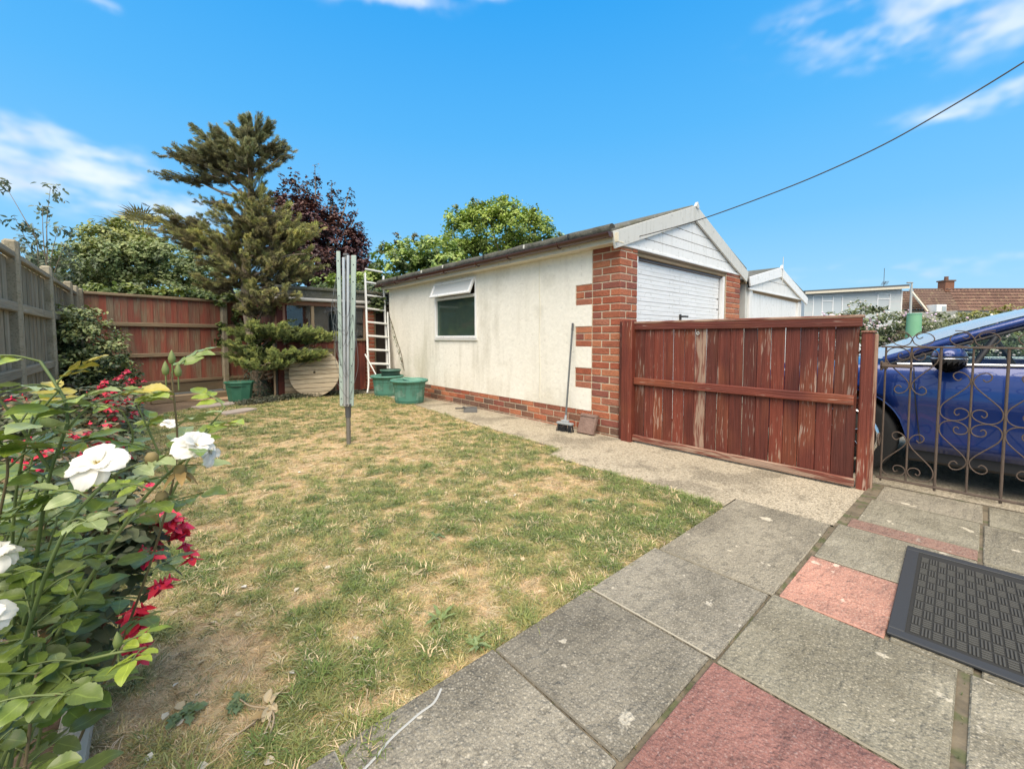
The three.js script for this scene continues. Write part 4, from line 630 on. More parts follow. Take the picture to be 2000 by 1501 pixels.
// ================================================================ shed, drum top, timber bin
{
  const T = thing('shed', 'low red timber shed with wide windows and felt roof behind conifer', 'shed', [0, 0, -8.78]);
  srand(91); const rw = M.fenceRed, x0 = 1.86, x1 = 4.35;
  for (let i = 0; i < 16; i++) part(T, 'board', bx(.012, 1.86, .128, .004, rr(0, 2), rr(0, 2)), pick(rw), x0, .95, -.07 - i * .128, 0, .04, 0);
  for (let i = 0; i < 13; i++) part(T, 'board', bx(.128, 1.04, .016, .004, rr(0, 2), rr(0, 2)), pick(M.gateRed), x0 + .07 + i * .128, .54, -.03, 0, -.04, 0);
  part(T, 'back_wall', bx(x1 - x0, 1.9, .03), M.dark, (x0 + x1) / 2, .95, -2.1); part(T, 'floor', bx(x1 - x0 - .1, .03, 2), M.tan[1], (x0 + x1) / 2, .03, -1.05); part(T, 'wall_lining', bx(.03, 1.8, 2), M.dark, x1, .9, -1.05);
  part(T, 'corner_board', bx(.17, 1.86, .04, .005), mat([.25, .06, .03], .8, { map: redFence }), x0 + .07, .94, -.008);
  const fr = mat([1, 1, 1], .8, { map: redFence });
  part(T, 'sill', hbx(1.75, .045, .07, .005), M.tan[0], 2.72, 1.085, .0); part(T, 'header', hbx(1.9, .075, .05, .005), fr, 2.72, 1.79, -.012); part(T, 'mullion', bx(.055, .66, .055, .005), M.tan[0], 2.475, 1.42, -.01); part(T, 'mullion', bx(.05, .66, .05, .005), fr, 1.965, 1.42, -.012); part(T, 'mullion', bx(.055, .66, .05, .005), fr, 3.01, 1.42, -.012); part(T, 'mullion', bx(.055, .66, .05, .005), fr, 3.52, 1.42, -.012);
  for (const [a, b] of [[1.99, 2.445], [2.505, 2.98], [3.04, 3.49]]) part(T, 'pane', bx(b - a, .64, .005, .001), M.glass, (a + b) / 2, 1.425, -.02);
  const bg = Array.from({ length: 4 }, () => bx(.17, .066, .10, .005, rr(0, 2), rr(0, 2)));
  for (let k = 0; k < 22; k++) part(T, 'brick', pick(bg), pick([M.brick[1], M.brick[0], M.brick[5]]), 3.64, .05 + k * .081, -.04);
  part(T, 'pier_mortar', bx(.165, 1.8, .09, .002), M.mortar, 3.64, .9, -.047);
  part(T, 'door_frame', bx(.04, 1.84, .05, .004), M.tan[1], 3.745, .92, -.03); part(T, 'door', bx(.5, 1.84, .03, .004), mat([.05, .035, .025], .8), 4.02, .92, -.10);
  part(T, 'fascia', hbx(2.50, .20, .04, .01), M.feltDark, 3.10, 1.985, .05); part(T, 'head_board', hbx(2.45, .08, .03, .004), M.brown, 3.08, 1.865, .02); part(T, 'roof', bx(2.56, .06, 2.4, .02), M.felt, 3.10, 2.20, -1.08, .10);
  const g = part(T, 'gutter', bar([1.80, 1.862, .10], [4.3, 1.872, .10], .034, 14), mat([.42, .41, .38], .5)); for (const x of [2.28, 3.1]) part(g, 'joint', bar([x - .02, 1.864, .10], [x + .02, 1.864, .10], .040, 14), mat([.36, .35, .33], .5));
  part(T, 'rear_gutter', bar([3.2, 1.775, .08], [4.2, 1.785, .08], .026, 12), mat([.34, .30, .26], .6));
}
{
  const T = thing('timber_bin', 'slatted grey timber bin standing behind the round wooden drum top', 'timber bin', [2.30, 0, -8.62], -.42);
  srand(95); for (let i = 0; i < 11; i++) part(T, 'slat', hbx(1.02, .076, .018, .003, rr(0, 1), rr(0, 1)), pick([M.tan[1], M.greyWood[3], M.greyWood[1]]), 0, .06 + i * .082, .0, 0, 0, 0);
  for (const [x, m] of [[-.51, M.dark], [-.545, M.tan[0]], [.05, M.tan[0]], [.51, M.tan[0]]]) part(T, 'upright', bx(.036, 1.02, .03, .004, rr(0, 1)), m, x, .51, .02); for (let i = 0; i < 11; i++) part(T, 'slat', zbx(.018, .076, .5, .003), M.greyWood[1], -.52, .06 + i * .082, -.27);
}
{
  const T = thing('drum_top', 'round planked wooden disc with centre hole leaning beside conifer', 'wooden disc', [2.395, 0, -8.44], -.60);
  const R = .462, n = 11, w = 2 * R / n, rx = -.16; srand(97);
  for (let i = 0; i < n; i++) {
    const a = -R + i * w + .004, b = -R + (i + 1) * w - .004, pl = []; const N = 6, X = (y) => Math.sqrt(Math.max(0, R * R - y * y));
    for (let k = 0; k <= N; k++) { const y = mix(a, b, k / N); pl.push([X(y), y]); } for (let k = N; k >= 0; k--) { const y = mix(a, b, k / N); pl.push([-X(y), y]); }
    const hole = a < -.012 && b > -.012 ? [Array.from({ length: 14 }, (_, k) => [.022 * Math.cos(k / 14 * 2 * Math.PI), (a + b) / 2 + .022 * Math.sin(k / 14 * 2 * Math.PI)])] : [];
    const g = extr(pl, .022, hole, .002), uv = g.attributes.uv; const o = rr(0, 3); for (let k = 0; k < uv.count; k++) { const x = uv.getX(k), y = uv.getY(k); uv.setXY(k, y + o, x + o); }
    part(T, 'plank', g, pick(M.paleWood), 0, R * Math.cos(rx) + .01, .0, rx, 0, .045 + rr(-.004, .004));
  }
  part(T, 'batten', bx(.08, .8, .02), M.dark, -.15, R * Math.cos(rx), -.03, rx); part(T, 'batten', bx(.08, .8, .02), M.dark, .15, R * Math.cos(rx), -.03, rx);
}
{
  const st = mat([1, 1, 1], .9, { map: tex(256, 256, .8, .8, (u, v) => c3([.26, .215, .18], [.40, .345, .30], fbm(u, v, 6, 6, 5, 761))), bumpMap: B_ROUGH, bumpScale: .01 });
  const rock = (w, d, s) => { srand(s); const P = Array.from({ length: 12 }, (_, i) => { const a = i / 12 * 2 * Math.PI, k = rr(.86, 1.06); return [Math.sign(Math.cos(a)) * Math.abs(Math.cos(a)) ** .5 * w * k, Math.sign(Math.sin(a)) * Math.abs(Math.sin(a)) ** .5 * d * k]; }); return extr(P, .035, [], .008).rotateX(-Math.PI / 2); };
  solo('stepping_stone', 'pinkish flat stepping stone at lawn edge, nearer of the two', 'stepping stone', rock(.26, .14, 3), st, [.99, .0, -7.35], .5); solo('stepping_stone', 'flat stepping stone behind the other one, towards the back fence', 'stepping stone', rock(.30, .15, 4), st, [.80, 0, -8.25], .35);
  const sl = solo('timber_sleeper', 'low brown timber sleeper edging the sandy path below back fence', 'sleeper', hbx(1.25, .12, .12, .015), M.tan[0], [.62, .06, -9.42], .28);
}

// ================================================================ plants
const leafM = (c, t = .3, r = .55, o = {}) => phys(c, r, { transmission: t, thickness: 0, side: THREE.DoubleSide, ...o });
M.leaf = leafM([1, 1, 1], .42, .62); M.leafGloss = leafM([1, 1, 1], .15, .45); M.needle = mat([1, 1, 1], .75, { side: THREE.DoubleSide });
const barkMap = tex(256, 512, .3, .6, (u, v) => { const g = fbm(u, v, 14, 4, 5, 801), b = fbm(u, v, 5, 5, 4, 803); return mul(c3([.13, .10, .07], [.34, .28, .21], g * .6 + b * .4), .6 + .8 * g); });
M.bark = mat([1, 1, 1], .95, { map: barkMap, bumpMap: B_ROUGH, bumpScale: .02 });
function leafGeo(w = .5, fold = .12, droop = .15, ns = 2) {    // unit leaf: base at 0, tip at z = 1, facing up
  const pos = [], idx = [], uv = []; let k = 0;
  for (let i = 0; i <= ns; i++) { const t = i / ns, W = i === ns ? .0 : i === 0 ? .06 : w / 2 * Math.sin(Math.PI * Math.pow(t, .72)) * 1.02 + .02, y = -droop * t * t; pos.push(-W, y + fold * W * 2, t, 0, y, t, W, y + fold * W * 2, t); uv.push(0, t, .5, t, 1, t); }
  for (let i = 0; i < ns; i++) { const a = i * 3; idx.push(a, a + 3, a + 1, a + 1, a + 3, a + 4, a + 1, a + 4, a + 2, a + 2, a + 4, a + 5); }
  const g = new THREE.BufferGeometry(); g.setAttribute('position', new THREE.Float32BufferAttribute(pos, 3)); g.setAttribute('uv', new THREE.Float32BufferAttribute(uv, 2)); g.setIndex(idx); g.computeVertexNormals(); return g;
}
const LEAF = leafGeo(.55, .15, .2, 3), LEAFN = leafGeo(.38, .15, .25, 3), LEAFR = leafGeo(.85, .12, .15, 3);
const Q = new THREE.Quaternion(), QY = new THREE.Quaternion(), UP = V3(0, 1, 0);
const aim = (d, n, spin) => { Q.setFromUnitVectors(UP, n.normalize()); QY.setFromAxisAngle(UP, spin); d.quaternion.copy(Q).multiply(QY); };
const vary = (c, p, k) => { const m = 1 + (rnd() - .5) * k; c.setRGB(p[0] * m * (1 + (rnd() - .5) * .18), p[1] * m, p[2] * m * (1 + (rnd() - .5) * .2)); };
// foliage: clumps over the blobs, leaves round the clumps; blobs are [r, y, d, rr, ry, rd] on the turned axes
function crown(T, name, blobs, n, geo, m, pal, { clump = .16, per = 40, size = .06, up = .55, shell = .6, flatY = .7, seed = 1, hole = 0, low = 1 } = {}) {
  srand(seed); const B = blobs.map((b) => ({ c: far(b[0], b[1], b[2]).sub(T.position), r: [b[3], b[4], b[5]], w: Math.pow(b[3] * b[4] * b[5], .62) })), tot = B.reduce((a, b) => a + b.w, 0), C = [];
  const nc = Math.max(4, Math.round(n / per));
  for (const b of B) { const k = Math.max(2, Math.round(nc * b.w / tot)); for (let i = 0; i < k; i++) {
    const v = V3(gs(), gs(), gs()).normalize(), q = Math.pow(shell + (1 - shell) * rnd(), .7), o = far(v.x * b.r[0] * q, v.y * b.r[1] * q, v.z * b.r[2] * q);
    if (hole && n3(o.x * 2 + b.c.x, o.y * 2, o.z * 2) > .5 - hole) continue;
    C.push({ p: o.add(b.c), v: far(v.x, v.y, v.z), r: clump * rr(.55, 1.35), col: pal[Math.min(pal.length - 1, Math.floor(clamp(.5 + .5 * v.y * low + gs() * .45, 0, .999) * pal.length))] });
  } }
  return inst(T, name, geo, m, n, (i, d, c) => {
    const k = C[i % C.length], o = V3(gs(), gs() * flatY, gs()).multiplyScalar(k.r); d.position.copy(k.p).add(o);
    aim(d, V3(k.v.x, k.v.y, k.v.z).multiplyScalar(1 - up).add(V3(0, up, 0)).add(V3(gs(), gs(), gs()).multiplyScalar(.75)), rnd() * 6.283);
    d.scale.setScalar(size * rr(.65, 1.3)); vary(c, k.col, .5);
  });
}
const limbs = (T, trunk, list) => list.forEach(([pts, a, b]) => part(T, 'branch', taper(pts.map((p) => (p.isVector3 ? p : far(...p)).clone().sub(T.position)), a, b, 10, 6), M.bark));
const GREEN = [[.05, .08, .024], [.08, .12, .03], [.12, .17, .04], [.16, .22, .055]], BRIGHT = [[.07, .105, .02], [.115, .16, .025], [.165, .21, .035], [.215, .25, .045]], DARKG = [[.022, .042, .020], [.036, .064, .030], [.058, .092, .044], [.085, .12, .06]];

// ---------------- conifer with flat tiers
{
  const CON = [[-4.94,4.98,8.08,.40,.22,.38],[-4.98,4.74,8.08,.46,.13,.42],[-4.52,4.76,8.08,.22,.07,.20],[-5.89,4.87,8.28,.33,.20,.31],[-5.59,4.57,8.08,.40,.13,.36],[-6.40,4.64,8.18,.42,.07,.18],[-5.89,4.50,8.08,.46,.13,.40],[-6.17,4.21,8.18,.54,.06,.25],[-4.82,4.40,7.78,.42,.13,.38],[-4.36,4.59,8.08,.24,.05,.14,.5],[-5.55,4.22,8.1,.4,.06,.3,.6]];
  const MID = [[-4.90,3.95,8.08,.30,.34,.30,.45],[-5.75,3.80,8.28,.50,.05,.22,.4],[-4.79,3.45,7.98,.58,.26,.52],[-5.28,3.25,8.28,.62,.26,.56,.7],[-4.45,3.20,7.88,.52,.25,.48],[-3.88,3.16,8.08,.24,.07,.26],[-5.42,2.86,8.08,.60,.34,.55,.8],[-4.26,2.78,7.88,.58,.33,.52],[-4.98,2.48,8.08,.84,.34,.75,.8],[-5.60,2.25,8.18,.48,.18,.45],[-4.26,2.42,7.98,.48,.27,.44],[-3.90,2.50,8.08,.24,.10,.20],[-4.47,1.96,7.78,.53,.20,.47],[-4.68,1.70,7.88,.34,.07,.26],[-6.58,3.43,8.28,.40,.13,.45],[-6.41,3.13,8.18,.50,.13,.40],[-6.10,2.98,8.18,.36,.13,.40]];
  const LOW = [[-4.41,1.31,7.80,.46,.13,.41],[-3.98,1.22,7.80,.43,.10,.30],[-3.55,1.15,7.90,.30,.06,.20],[-4.92,1.20,8.00,.39,.12,.35],[-4.86,1.00,7.90,.47,.12,.42],[-4.37,.84,7.80,.58,.12,.52],[-5.13,.82,8.00,.33,.09,.30],[-4.50,.68,7.60,.45,.08,.40],[-3.94,.84,7.80,.37,.08,.28],[-3.62,.79,7.80,.22,.05,.16]];
  const T = thing('conifer', 'tall irregular conifer with tiered flat branches, ivy round its trunk foot, in front of shed', 'conifer tree', [1.687, 0, -9.278]);
  const O = T.position, f = (r, y, d) => far(r, y, d).sub(O), tr = [[0, 0, 0], f(-4.96, .5, 8.06), f(-5.02, 1.1, 8.08), f(-5.12, 1.75, 8.1), f(-5.14, 2.4, 8.1), f(-5.02, 3.2, 8.1), f(-4.98, 4.1, 8.08), f(-4.93, 5.2, 8.08)];
  part(T, 'trunk', taper(tr, .145, .02, 40, 14), mat([1, 1, 1], .95, { map: barkMap, bumpMap: B_ROUGH, bumpScale: .03 }));
  const tc = new THREE.CatmullRomCurve3(tr.map((p) => (p.isVector3 ? p : V3(...p))));
  const trunkAt = (y) => { let t = 0; while (t < 1 && tc.getPoint(t).y < y) t += .01; return tc.getPoint(Math.min(1, t)); };
  srand(301);
  for (const b of [...CON, ...MID, ...LOW]) { const c = f(b[0], b[1] - b[4] * .4, b[2]), s = trunkAt(Math.max(.25, c.y - .35 - .12 * Math.abs(b[0] + 5))), out = c.clone().sub(s).setY(0).normalize().multiplyScalar(b[3] * .8), e = c.clone().add(out).setY(c.y + .03); part(T, 'branch', taper([s, s.clone().lerp(c, .5).add(V3(0, -.04, 0)), c, e], .034, .006, 10, 6), M.bark);
    for (let k = 0; k < 5; k++) { const q = s.clone().lerp(c, rr(.35, 1)), g = V3(gs(), gs() * .2 + .1, gs()).multiplyScalar(b[3] * .8); part(T, 'twig', taper([q, q.clone().add(g.clone().multiplyScalar(.5)), q.clone().add(g)], .010, .003, 5, 4), M.bark); } }
  // a spray: a twig with short needles all round, swept forward
  const tw = []; srand(303); tw.push(bar([0, 0, 0], [0, 0, 1], .022, 4)); const np = [], nn = [];
  for (let i = 0; i < 46; i++) { const z = .05 + .95 * (i / 46), a = i * 2.4, L = .24 * (1.1 - z * .45), x = Math.cos(a), y = Math.sin(a), w = .028, tx = -y * w, ty = x * w; np.push(tx, ty, z, -tx, -ty, z, x * L, y * L * .8 + .03, z + .17); for (let k = 0; k < 3; k++) nn.push(x * .3, y * .3 + .6, .3); }
  for (const a of [-.75, .75, -.6, .6]) { const z0 = Math.abs(a) > .7 ? .35 : .6, L = Math.abs(a) > .7 ? .5 : .36; for (let i = 0; i < 14; i++) { const t = i / 14, bx0 = Math.sin(a) * L * t, bz = z0 + Math.cos(a) * L * t, an = i * 2.4, x = Math.cos(an), y = Math.sin(an), w = .026; np.push(bx0 - w, 0, bz, bx0 + w, 0, bz, bx0 + x * .19 + Math.sin(a) * .12, y * .16, bz + .13); for (let k = 0; k < 3; k++) nn.push(x * .3, .8, .3); } }
  const sg = new THREE.BufferGeometry(); sg.setAttribute('position', new THREE.Float32BufferAttribute(np, 3)); sg.computeVertexNormals();
  const spray = (blobs, n, pal, seed, size, vy = 1.25) => {
    srand(seed); const w = blobs.map((b) => (b[6] ?? 1) * Math.pow(b[3] * b[4] * b[5], .55)), tot = w.reduce((a, b) => a + b, 0), cum = []; w.reduce((a, b, i) => (cum[i] = a + b / tot), 0);
    const fingers = blobs.map((b) => { const c = f(b[0], b[1] - b[4] * .3, b[2]), st = trunkAt(Math.max(.2, c.y - .25)).lerp(c, .62); return Array.from({ length: Math.round(11 + 22 * b[3]) }, () => { const v = V3(gs(), gs() * .9, gs()).normalize(), k = rr(.75, 1.28), e = c.clone().add(far(v.x * b[3] * k, v.y * b[4] * k * vy + b[4] * .3, v.z * b[5] * k)); return [st, e, v.y]; }); });
    inst(T, 'needles', sg, M.needle, n, (i, d, c) => {
      const q = rnd(); let k = 0; while (k < cum.length - 1 && cum[k] < q) k++; const F = pick(fingers[k]), t = Math.pow(rnd(), .55), p = F[0].clone().lerp(F[1], t); p.y += -.05 * Math.sin(t * 3.14) + .03 * t * t; const wob = .035 + .05 * (1 - t);
      d.position.copy(p).add(V3(gs() * wob, gs() * wob * .8, gs() * wob)); const out = F[1].clone().sub(F[0]).setY((F[1].y - F[0].y) * .6).normalize().add(V3(gs() * .75, .25 + gs() * .5, gs() * .75)).normalize();
      d.quaternion.setFromUnitVectors(V3(0, 0, 1), out); d.rotateZ(rnd() * 6); d.scale.setScalar(size * rr(.7, 1.3));
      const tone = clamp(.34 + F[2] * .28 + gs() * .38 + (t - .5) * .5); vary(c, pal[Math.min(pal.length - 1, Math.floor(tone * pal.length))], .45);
    });
  };
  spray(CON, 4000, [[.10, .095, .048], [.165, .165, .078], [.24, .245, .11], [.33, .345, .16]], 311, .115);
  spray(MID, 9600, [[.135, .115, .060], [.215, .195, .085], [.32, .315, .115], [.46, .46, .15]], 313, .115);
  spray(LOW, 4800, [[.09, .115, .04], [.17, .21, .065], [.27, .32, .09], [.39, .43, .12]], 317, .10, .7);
  srand(319); inst(T, 'trunk_ivy', LEAF, M.leaf, 900, (i, d, c) => { const y = rnd() ** 1.6 * .85, p = trunkAt(y + .02), a = rnd() * 6.283, R = .17 + .10 * (1 - y); d.position.set(p.x + Math.cos(a) * R * rr(.7, 1.1), y, p.z + Math.sin(a) * R * rr(.7, 1.1)); aim(d, V3(Math.cos(a), .5, Math.sin(a)), rnd() * 6); d.scale.setScalar(rr(.03, .06)); vary(c, pick(DARKG), .4); });
}
// ---------------- trees and shrubs beyond the fences
{
  const T = thing('tree', 'dark purple leaved tree with upright shoots, behind the conifer', 'tree', far(-6.2, 0, 14)), P = [[.035, .010, .014], [.055, .016, .020], [.085, .024, .026], [.12, .045, .032]];
  limbs(T, 0, [[[[-6.2, 0, 14], [-6.25, 1.5, 14], [-6.3, 3.2, 14]], .13, .07], ...[[-7.2, 6.5], [-6.5, 6.8], [-6.8, 6.3], [-5.95, 6.3], [-5.35, 6.1], [-5.1, 5.4], [-6.1, 5.6], [-7.5, 5.9]].map(([r, y]) => [[[-6.28, 2.6, 14], [(r - 6.28) / 2, (y + 2.6) / 2 - .2, 14 + .2 * Math.sin(y * 9)], [r, y, 14]], .05, .008])]);
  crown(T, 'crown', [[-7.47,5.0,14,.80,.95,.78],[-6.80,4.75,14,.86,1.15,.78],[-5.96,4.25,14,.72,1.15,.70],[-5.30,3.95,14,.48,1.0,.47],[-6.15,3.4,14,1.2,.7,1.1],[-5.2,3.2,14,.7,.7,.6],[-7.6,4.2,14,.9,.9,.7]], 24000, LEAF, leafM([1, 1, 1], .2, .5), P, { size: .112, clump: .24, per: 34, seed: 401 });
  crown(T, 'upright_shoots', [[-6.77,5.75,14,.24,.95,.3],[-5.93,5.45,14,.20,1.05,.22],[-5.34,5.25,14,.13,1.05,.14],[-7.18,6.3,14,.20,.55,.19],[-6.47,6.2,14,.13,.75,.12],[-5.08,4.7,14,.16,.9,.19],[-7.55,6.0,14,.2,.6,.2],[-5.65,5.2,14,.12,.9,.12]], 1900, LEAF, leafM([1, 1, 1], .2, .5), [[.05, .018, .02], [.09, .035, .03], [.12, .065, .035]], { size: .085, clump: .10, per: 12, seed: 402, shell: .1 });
}
{
  const T = thing('tree', 'yellow green leafy tree rising behind the garage roof', 'tree', far(-.3, 0, 17));
  limbs(T, 0, [[[[-.3, 0, 17], [-.35, 2.2, 17], [-.3, 4, 17]], .18, .1], ...[[-2.2, 6.2], [-1.2, 6.6], [-.3, 6.75], [.8, 6.3], [1.5, 5.4], [-2.6, 5.0]].map(([r, y]) => [[[-.3, 3.6, 17], [r * .5 - .1, y * .5 + 1.9, 17.1], [r, y, 17]], .07, .01])]);
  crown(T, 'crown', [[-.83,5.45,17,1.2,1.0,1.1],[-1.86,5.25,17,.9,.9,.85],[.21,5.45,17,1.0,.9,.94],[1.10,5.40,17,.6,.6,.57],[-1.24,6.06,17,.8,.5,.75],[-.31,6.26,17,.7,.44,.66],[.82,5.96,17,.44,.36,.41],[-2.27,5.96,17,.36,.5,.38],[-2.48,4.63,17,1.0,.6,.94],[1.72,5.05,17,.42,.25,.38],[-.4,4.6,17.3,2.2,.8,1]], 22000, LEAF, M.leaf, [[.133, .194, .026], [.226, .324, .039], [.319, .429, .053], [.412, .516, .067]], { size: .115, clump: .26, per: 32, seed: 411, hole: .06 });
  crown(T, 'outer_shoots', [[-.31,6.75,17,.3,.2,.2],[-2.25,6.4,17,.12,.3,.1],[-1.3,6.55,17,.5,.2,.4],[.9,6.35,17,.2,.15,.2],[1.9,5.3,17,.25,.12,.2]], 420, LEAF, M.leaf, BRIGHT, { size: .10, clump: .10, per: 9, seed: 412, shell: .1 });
}
{
  const T = thing('shrub', 'bright green climber mass behind the ladder and garage end', 'shrub', far(-3.2, 0, 12.5));
  limbs(T, 0, [[[[-3.2, 0, 12.5], [-3.1, 1.4, 12.5], [-3.3, 3.0, 12.5]], .06, .02], [[[-3.0, 1, 12.5], [-2.5, 2.2, 12.5], [-2.2, 3.4, 12.5]], .05, .02]]);
  crown(T, 'crown', [[-3.66,3.22,12.5,.62,.72,.55],[-3.04,3.5,12.5,.62,.6,.55],[-2.28,3.66,12.5,.69,.52,.62],[-3.97,2.65,12.5,.77,.46,.69],[-3.05,3.10,12.5,.92,.62,.83],[-1.98,3.2,12.5,.92,.46,.83],[-4.58,2.80,12.5,.62,.30,.55],[-5.2,2.7,12.2,.62,.2,.5],[-3.0,2.2,12.8,1.8,.8,.8]], 13500, LEAFR, M.leaf, [[.096, .157, .037], [.172, .268, .049], [.268, .379, .070], [.362, .470, .091]], { size: .095, clump: .17, per: 30, seed: 421 });
  crown(T, 'upright_shoots', [[-3.42,4.0,12.5,.10,.42,.12],[-2.9,4.15,12.5,.15,.25,.12],[-3.9,3.8,12.5,.15,.2,.15]], 260, LEAF, M.leaf, [[.09, .10, .03], [.14, .15, .04], [.16, .12, .04]], { size: .08, clump: .08, per: 10, seed: 422, shell: .1 });
}
{
  const T = thing('shrub', 'bright leafy shrub below the palm, above the left end of red fence', 'shrub', far(-12.3, 0, 13));
  limbs(T, 0, [[[[-12.3, 0, 13], [-12.2, 1.8, 13], [-12.3, 3.6, 13]], .07, .02]]);
  crown(T, 'crown', [[-12.17,4.0,13,1.05,.6,1],[-11.9,3.6,13,1.1,.7,1.1],[-12.15,4.45,13,.6,.3,.5],[-11.23,3.9,13,.62,.42,.58]], 9500, LEAF, M.leaf, [[.090, .120, .030], [.164, .209, .045], [.247, .299, .060], [.344, .374, .075]], { size: .10, clump: .18, per: 26, seed: 431 });
}
{
  const T = thing('shrub', 'large dark green leafy shrub mass over the red back fence', 'shrub', far(-11.5, 0, 12.6));
  limbs(T, 0, [[[[-11.5, 0, 12.6], [-11.4, 1.4, 12.6], [-11.2, 3.0, 12.6]], .08, .02], [[[-10.5, 0, 12.8], [-10.3, 1.4, 12.8], [-10.2, 3.0, 12.8]], .08, .02]]);
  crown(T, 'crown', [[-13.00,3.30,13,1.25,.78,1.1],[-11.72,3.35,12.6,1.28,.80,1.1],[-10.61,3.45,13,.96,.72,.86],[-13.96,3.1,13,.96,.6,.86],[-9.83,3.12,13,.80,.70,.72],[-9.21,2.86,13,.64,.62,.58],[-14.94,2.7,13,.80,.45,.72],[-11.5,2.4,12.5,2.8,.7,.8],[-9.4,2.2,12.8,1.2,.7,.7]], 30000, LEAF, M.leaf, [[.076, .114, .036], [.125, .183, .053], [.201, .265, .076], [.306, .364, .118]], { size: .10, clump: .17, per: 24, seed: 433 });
}
{
  const T = thing('palm', 'fan palm with drooping straw green fronds behind the shrubs', 'palm tree', far(-12.9, 0, 14.6));
  part(T, 'trunk', taper([[0, 0, 0], [0, 2.5, 0], [.05, 4.55, 0]], .13, .12, 14, 10), M.bark); srand(441);
  const pm = [[.17, .17, .055], [.26, .24, .085], [.36, .30, .13]].map((c) => mat(c, .7, { side: THREE.DoubleSide }));
  for (let k = 0; k < 26; k++) { const a = rnd() * 6.283, el = rr(-.5, 1.1), L = rr(.5, .8), dir = far(Math.cos(a) * Math.cos(el), Math.sin(el), Math.sin(a) * Math.cos(el)), c = V3(.05, 4.6, 0), e = c.clone().addScaledVector(dir, L), bl = [tube([c, c.clone().lerp(e, .5), e], .014, 4, 4)];
    const s = dir.clone().cross(UP).normalize(), n = s.clone().cross(dir); for (let i = 0; i < 15; i++) { const t = (i / 14 - .5) * 2.5, q = dir.clone().multiplyScalar(Math.cos(t)).addScaledVector(s, Math.sin(t)), LL = rr(.5, .78) * (1 - .2 * Math.abs(t)), m1 = e.clone().addScaledVector(q, LL * .55).addScaledVector(n, .04), tip = e.clone().addScaledVector(q, LL).add(V3(0, -.16 * LL, 0)), w = n.clone().cross(q).multiplyScalar(.022), pv = [e, m1.clone().add(w), m1.clone().sub(w), m1.clone().add(w), tip, m1.clone().sub(w)], g = new THREE.BufferGeometry(); g.setAttribute('position', new THREE.Float32BufferAttribute(pv.flatMap((p) => p.toArray()), 3)); g.setAttribute('uv', new THREE.Float32BufferAttribute(new Array(12).fill(0), 2)); g.computeVertexNormals(); bl.push(g); }
    part(T, 'frond', merge(bl), pick(pm)); }
}
{
  const iv = thing('ivy', 'green ivy trailing along the top of the red back fence', 'ivy', far(-6.2, 0, 8.7));
  const J = [[200, 7.75, -7.65], [260, 8.0, -7.35], [310, 8.3, -7.05], [350, 8.55, -6.8], [400, 8.85, -6.55], [440, 9.1, -6.3], [475, 9.35, -6.05]];
  limbs(iv, 0, [[J.map(([, d, r]) => [r, 1.93, d]), .018, .012]]);
  crown(iv, 'leaves', J.map(([, d, r], i) => [r - .04, 2.0 + .03 * i / 7, d + .07, .26, .12, .16]).concat([[-6.33, 1.88, 8.98, .12, .10, .06], [-5.95, 1.85, 9.3, .3, .20, .1], [-6.05, 1.55, 9.24, .14, .22, .05], [-6.3, 1.3, 9.0, .05, .5, .03]]), 3600, LEAFR, M.leaf, [[.069, .110, .028], [.131, .200, .041], [.228, .297, .062], [.324, .386, .083]], { size: .075, clump: .09, per: 22, seed: 451 });
}
{
  const T = thing('ivy', 'ivy spilling over the shed roof and down the garage corner', 'ivy', [3.4, 0, -8.9]);
  const F = (x, y, z) => [CS * x + SN * z, y, SN * x - CS * z];
  part(T, 'tendril', tube([[.50, 1.72, .40], [.492, 1.45, .62], [.494, 1.1, .84], [.495, .78, 1.05], [.496, .46, 1.16]], .0055, 30, 5), mat([.13, .10, .06], .9)); part(T, 'tendril', tube([[.1, 2.15, .05], [.4, 2.05, .3], [.50, 1.72, .40]], .008, 12, 5), mat([.13, .10, .06], .9));
  srand(455); inst(T, 'tendril_leaves', LEAF, M.leaf, 70, (i, d, c) => { const t = rnd(); d.position.set(.49 + rr(-.02, .0), mix(1.7, .5, t), mix(.42, 1.15, t) + gs() * .03); aim(d, V3(-1, .3 + gs() * .4, gs() * .4), rnd() * 6); d.scale.setScalar(rr(.02, .045)); vary(c, pick([...GREEN, [.16, .10, .05]]), .4); });
  inst(T, 'leaves', LEAFR, M.leaf, 2600, (i, d, c) => { const k = rnd(); if (k < .6) d.position.set(rr(-1.4, .75), 2.06 + gs() * .06 + rnd() * .08, -.1 - rnd() * .9); else if (k < .85) d.position.set(.35 + gs() * .16, 1.85 + gs() * .2, .28 + gs() * .16); else d.position.set(rr(-.3, .5), 2.1 + gs() * .25, -.1 + gs() * .2); aim(d, V3(gs() * .6 - .2, .9, gs() * .6 + .4), rnd() * 6); d.scale.setScalar(rr(.05, .10)); vary(c, pick(k < .6 ? BRIGHT : GREEN), .4); });
}
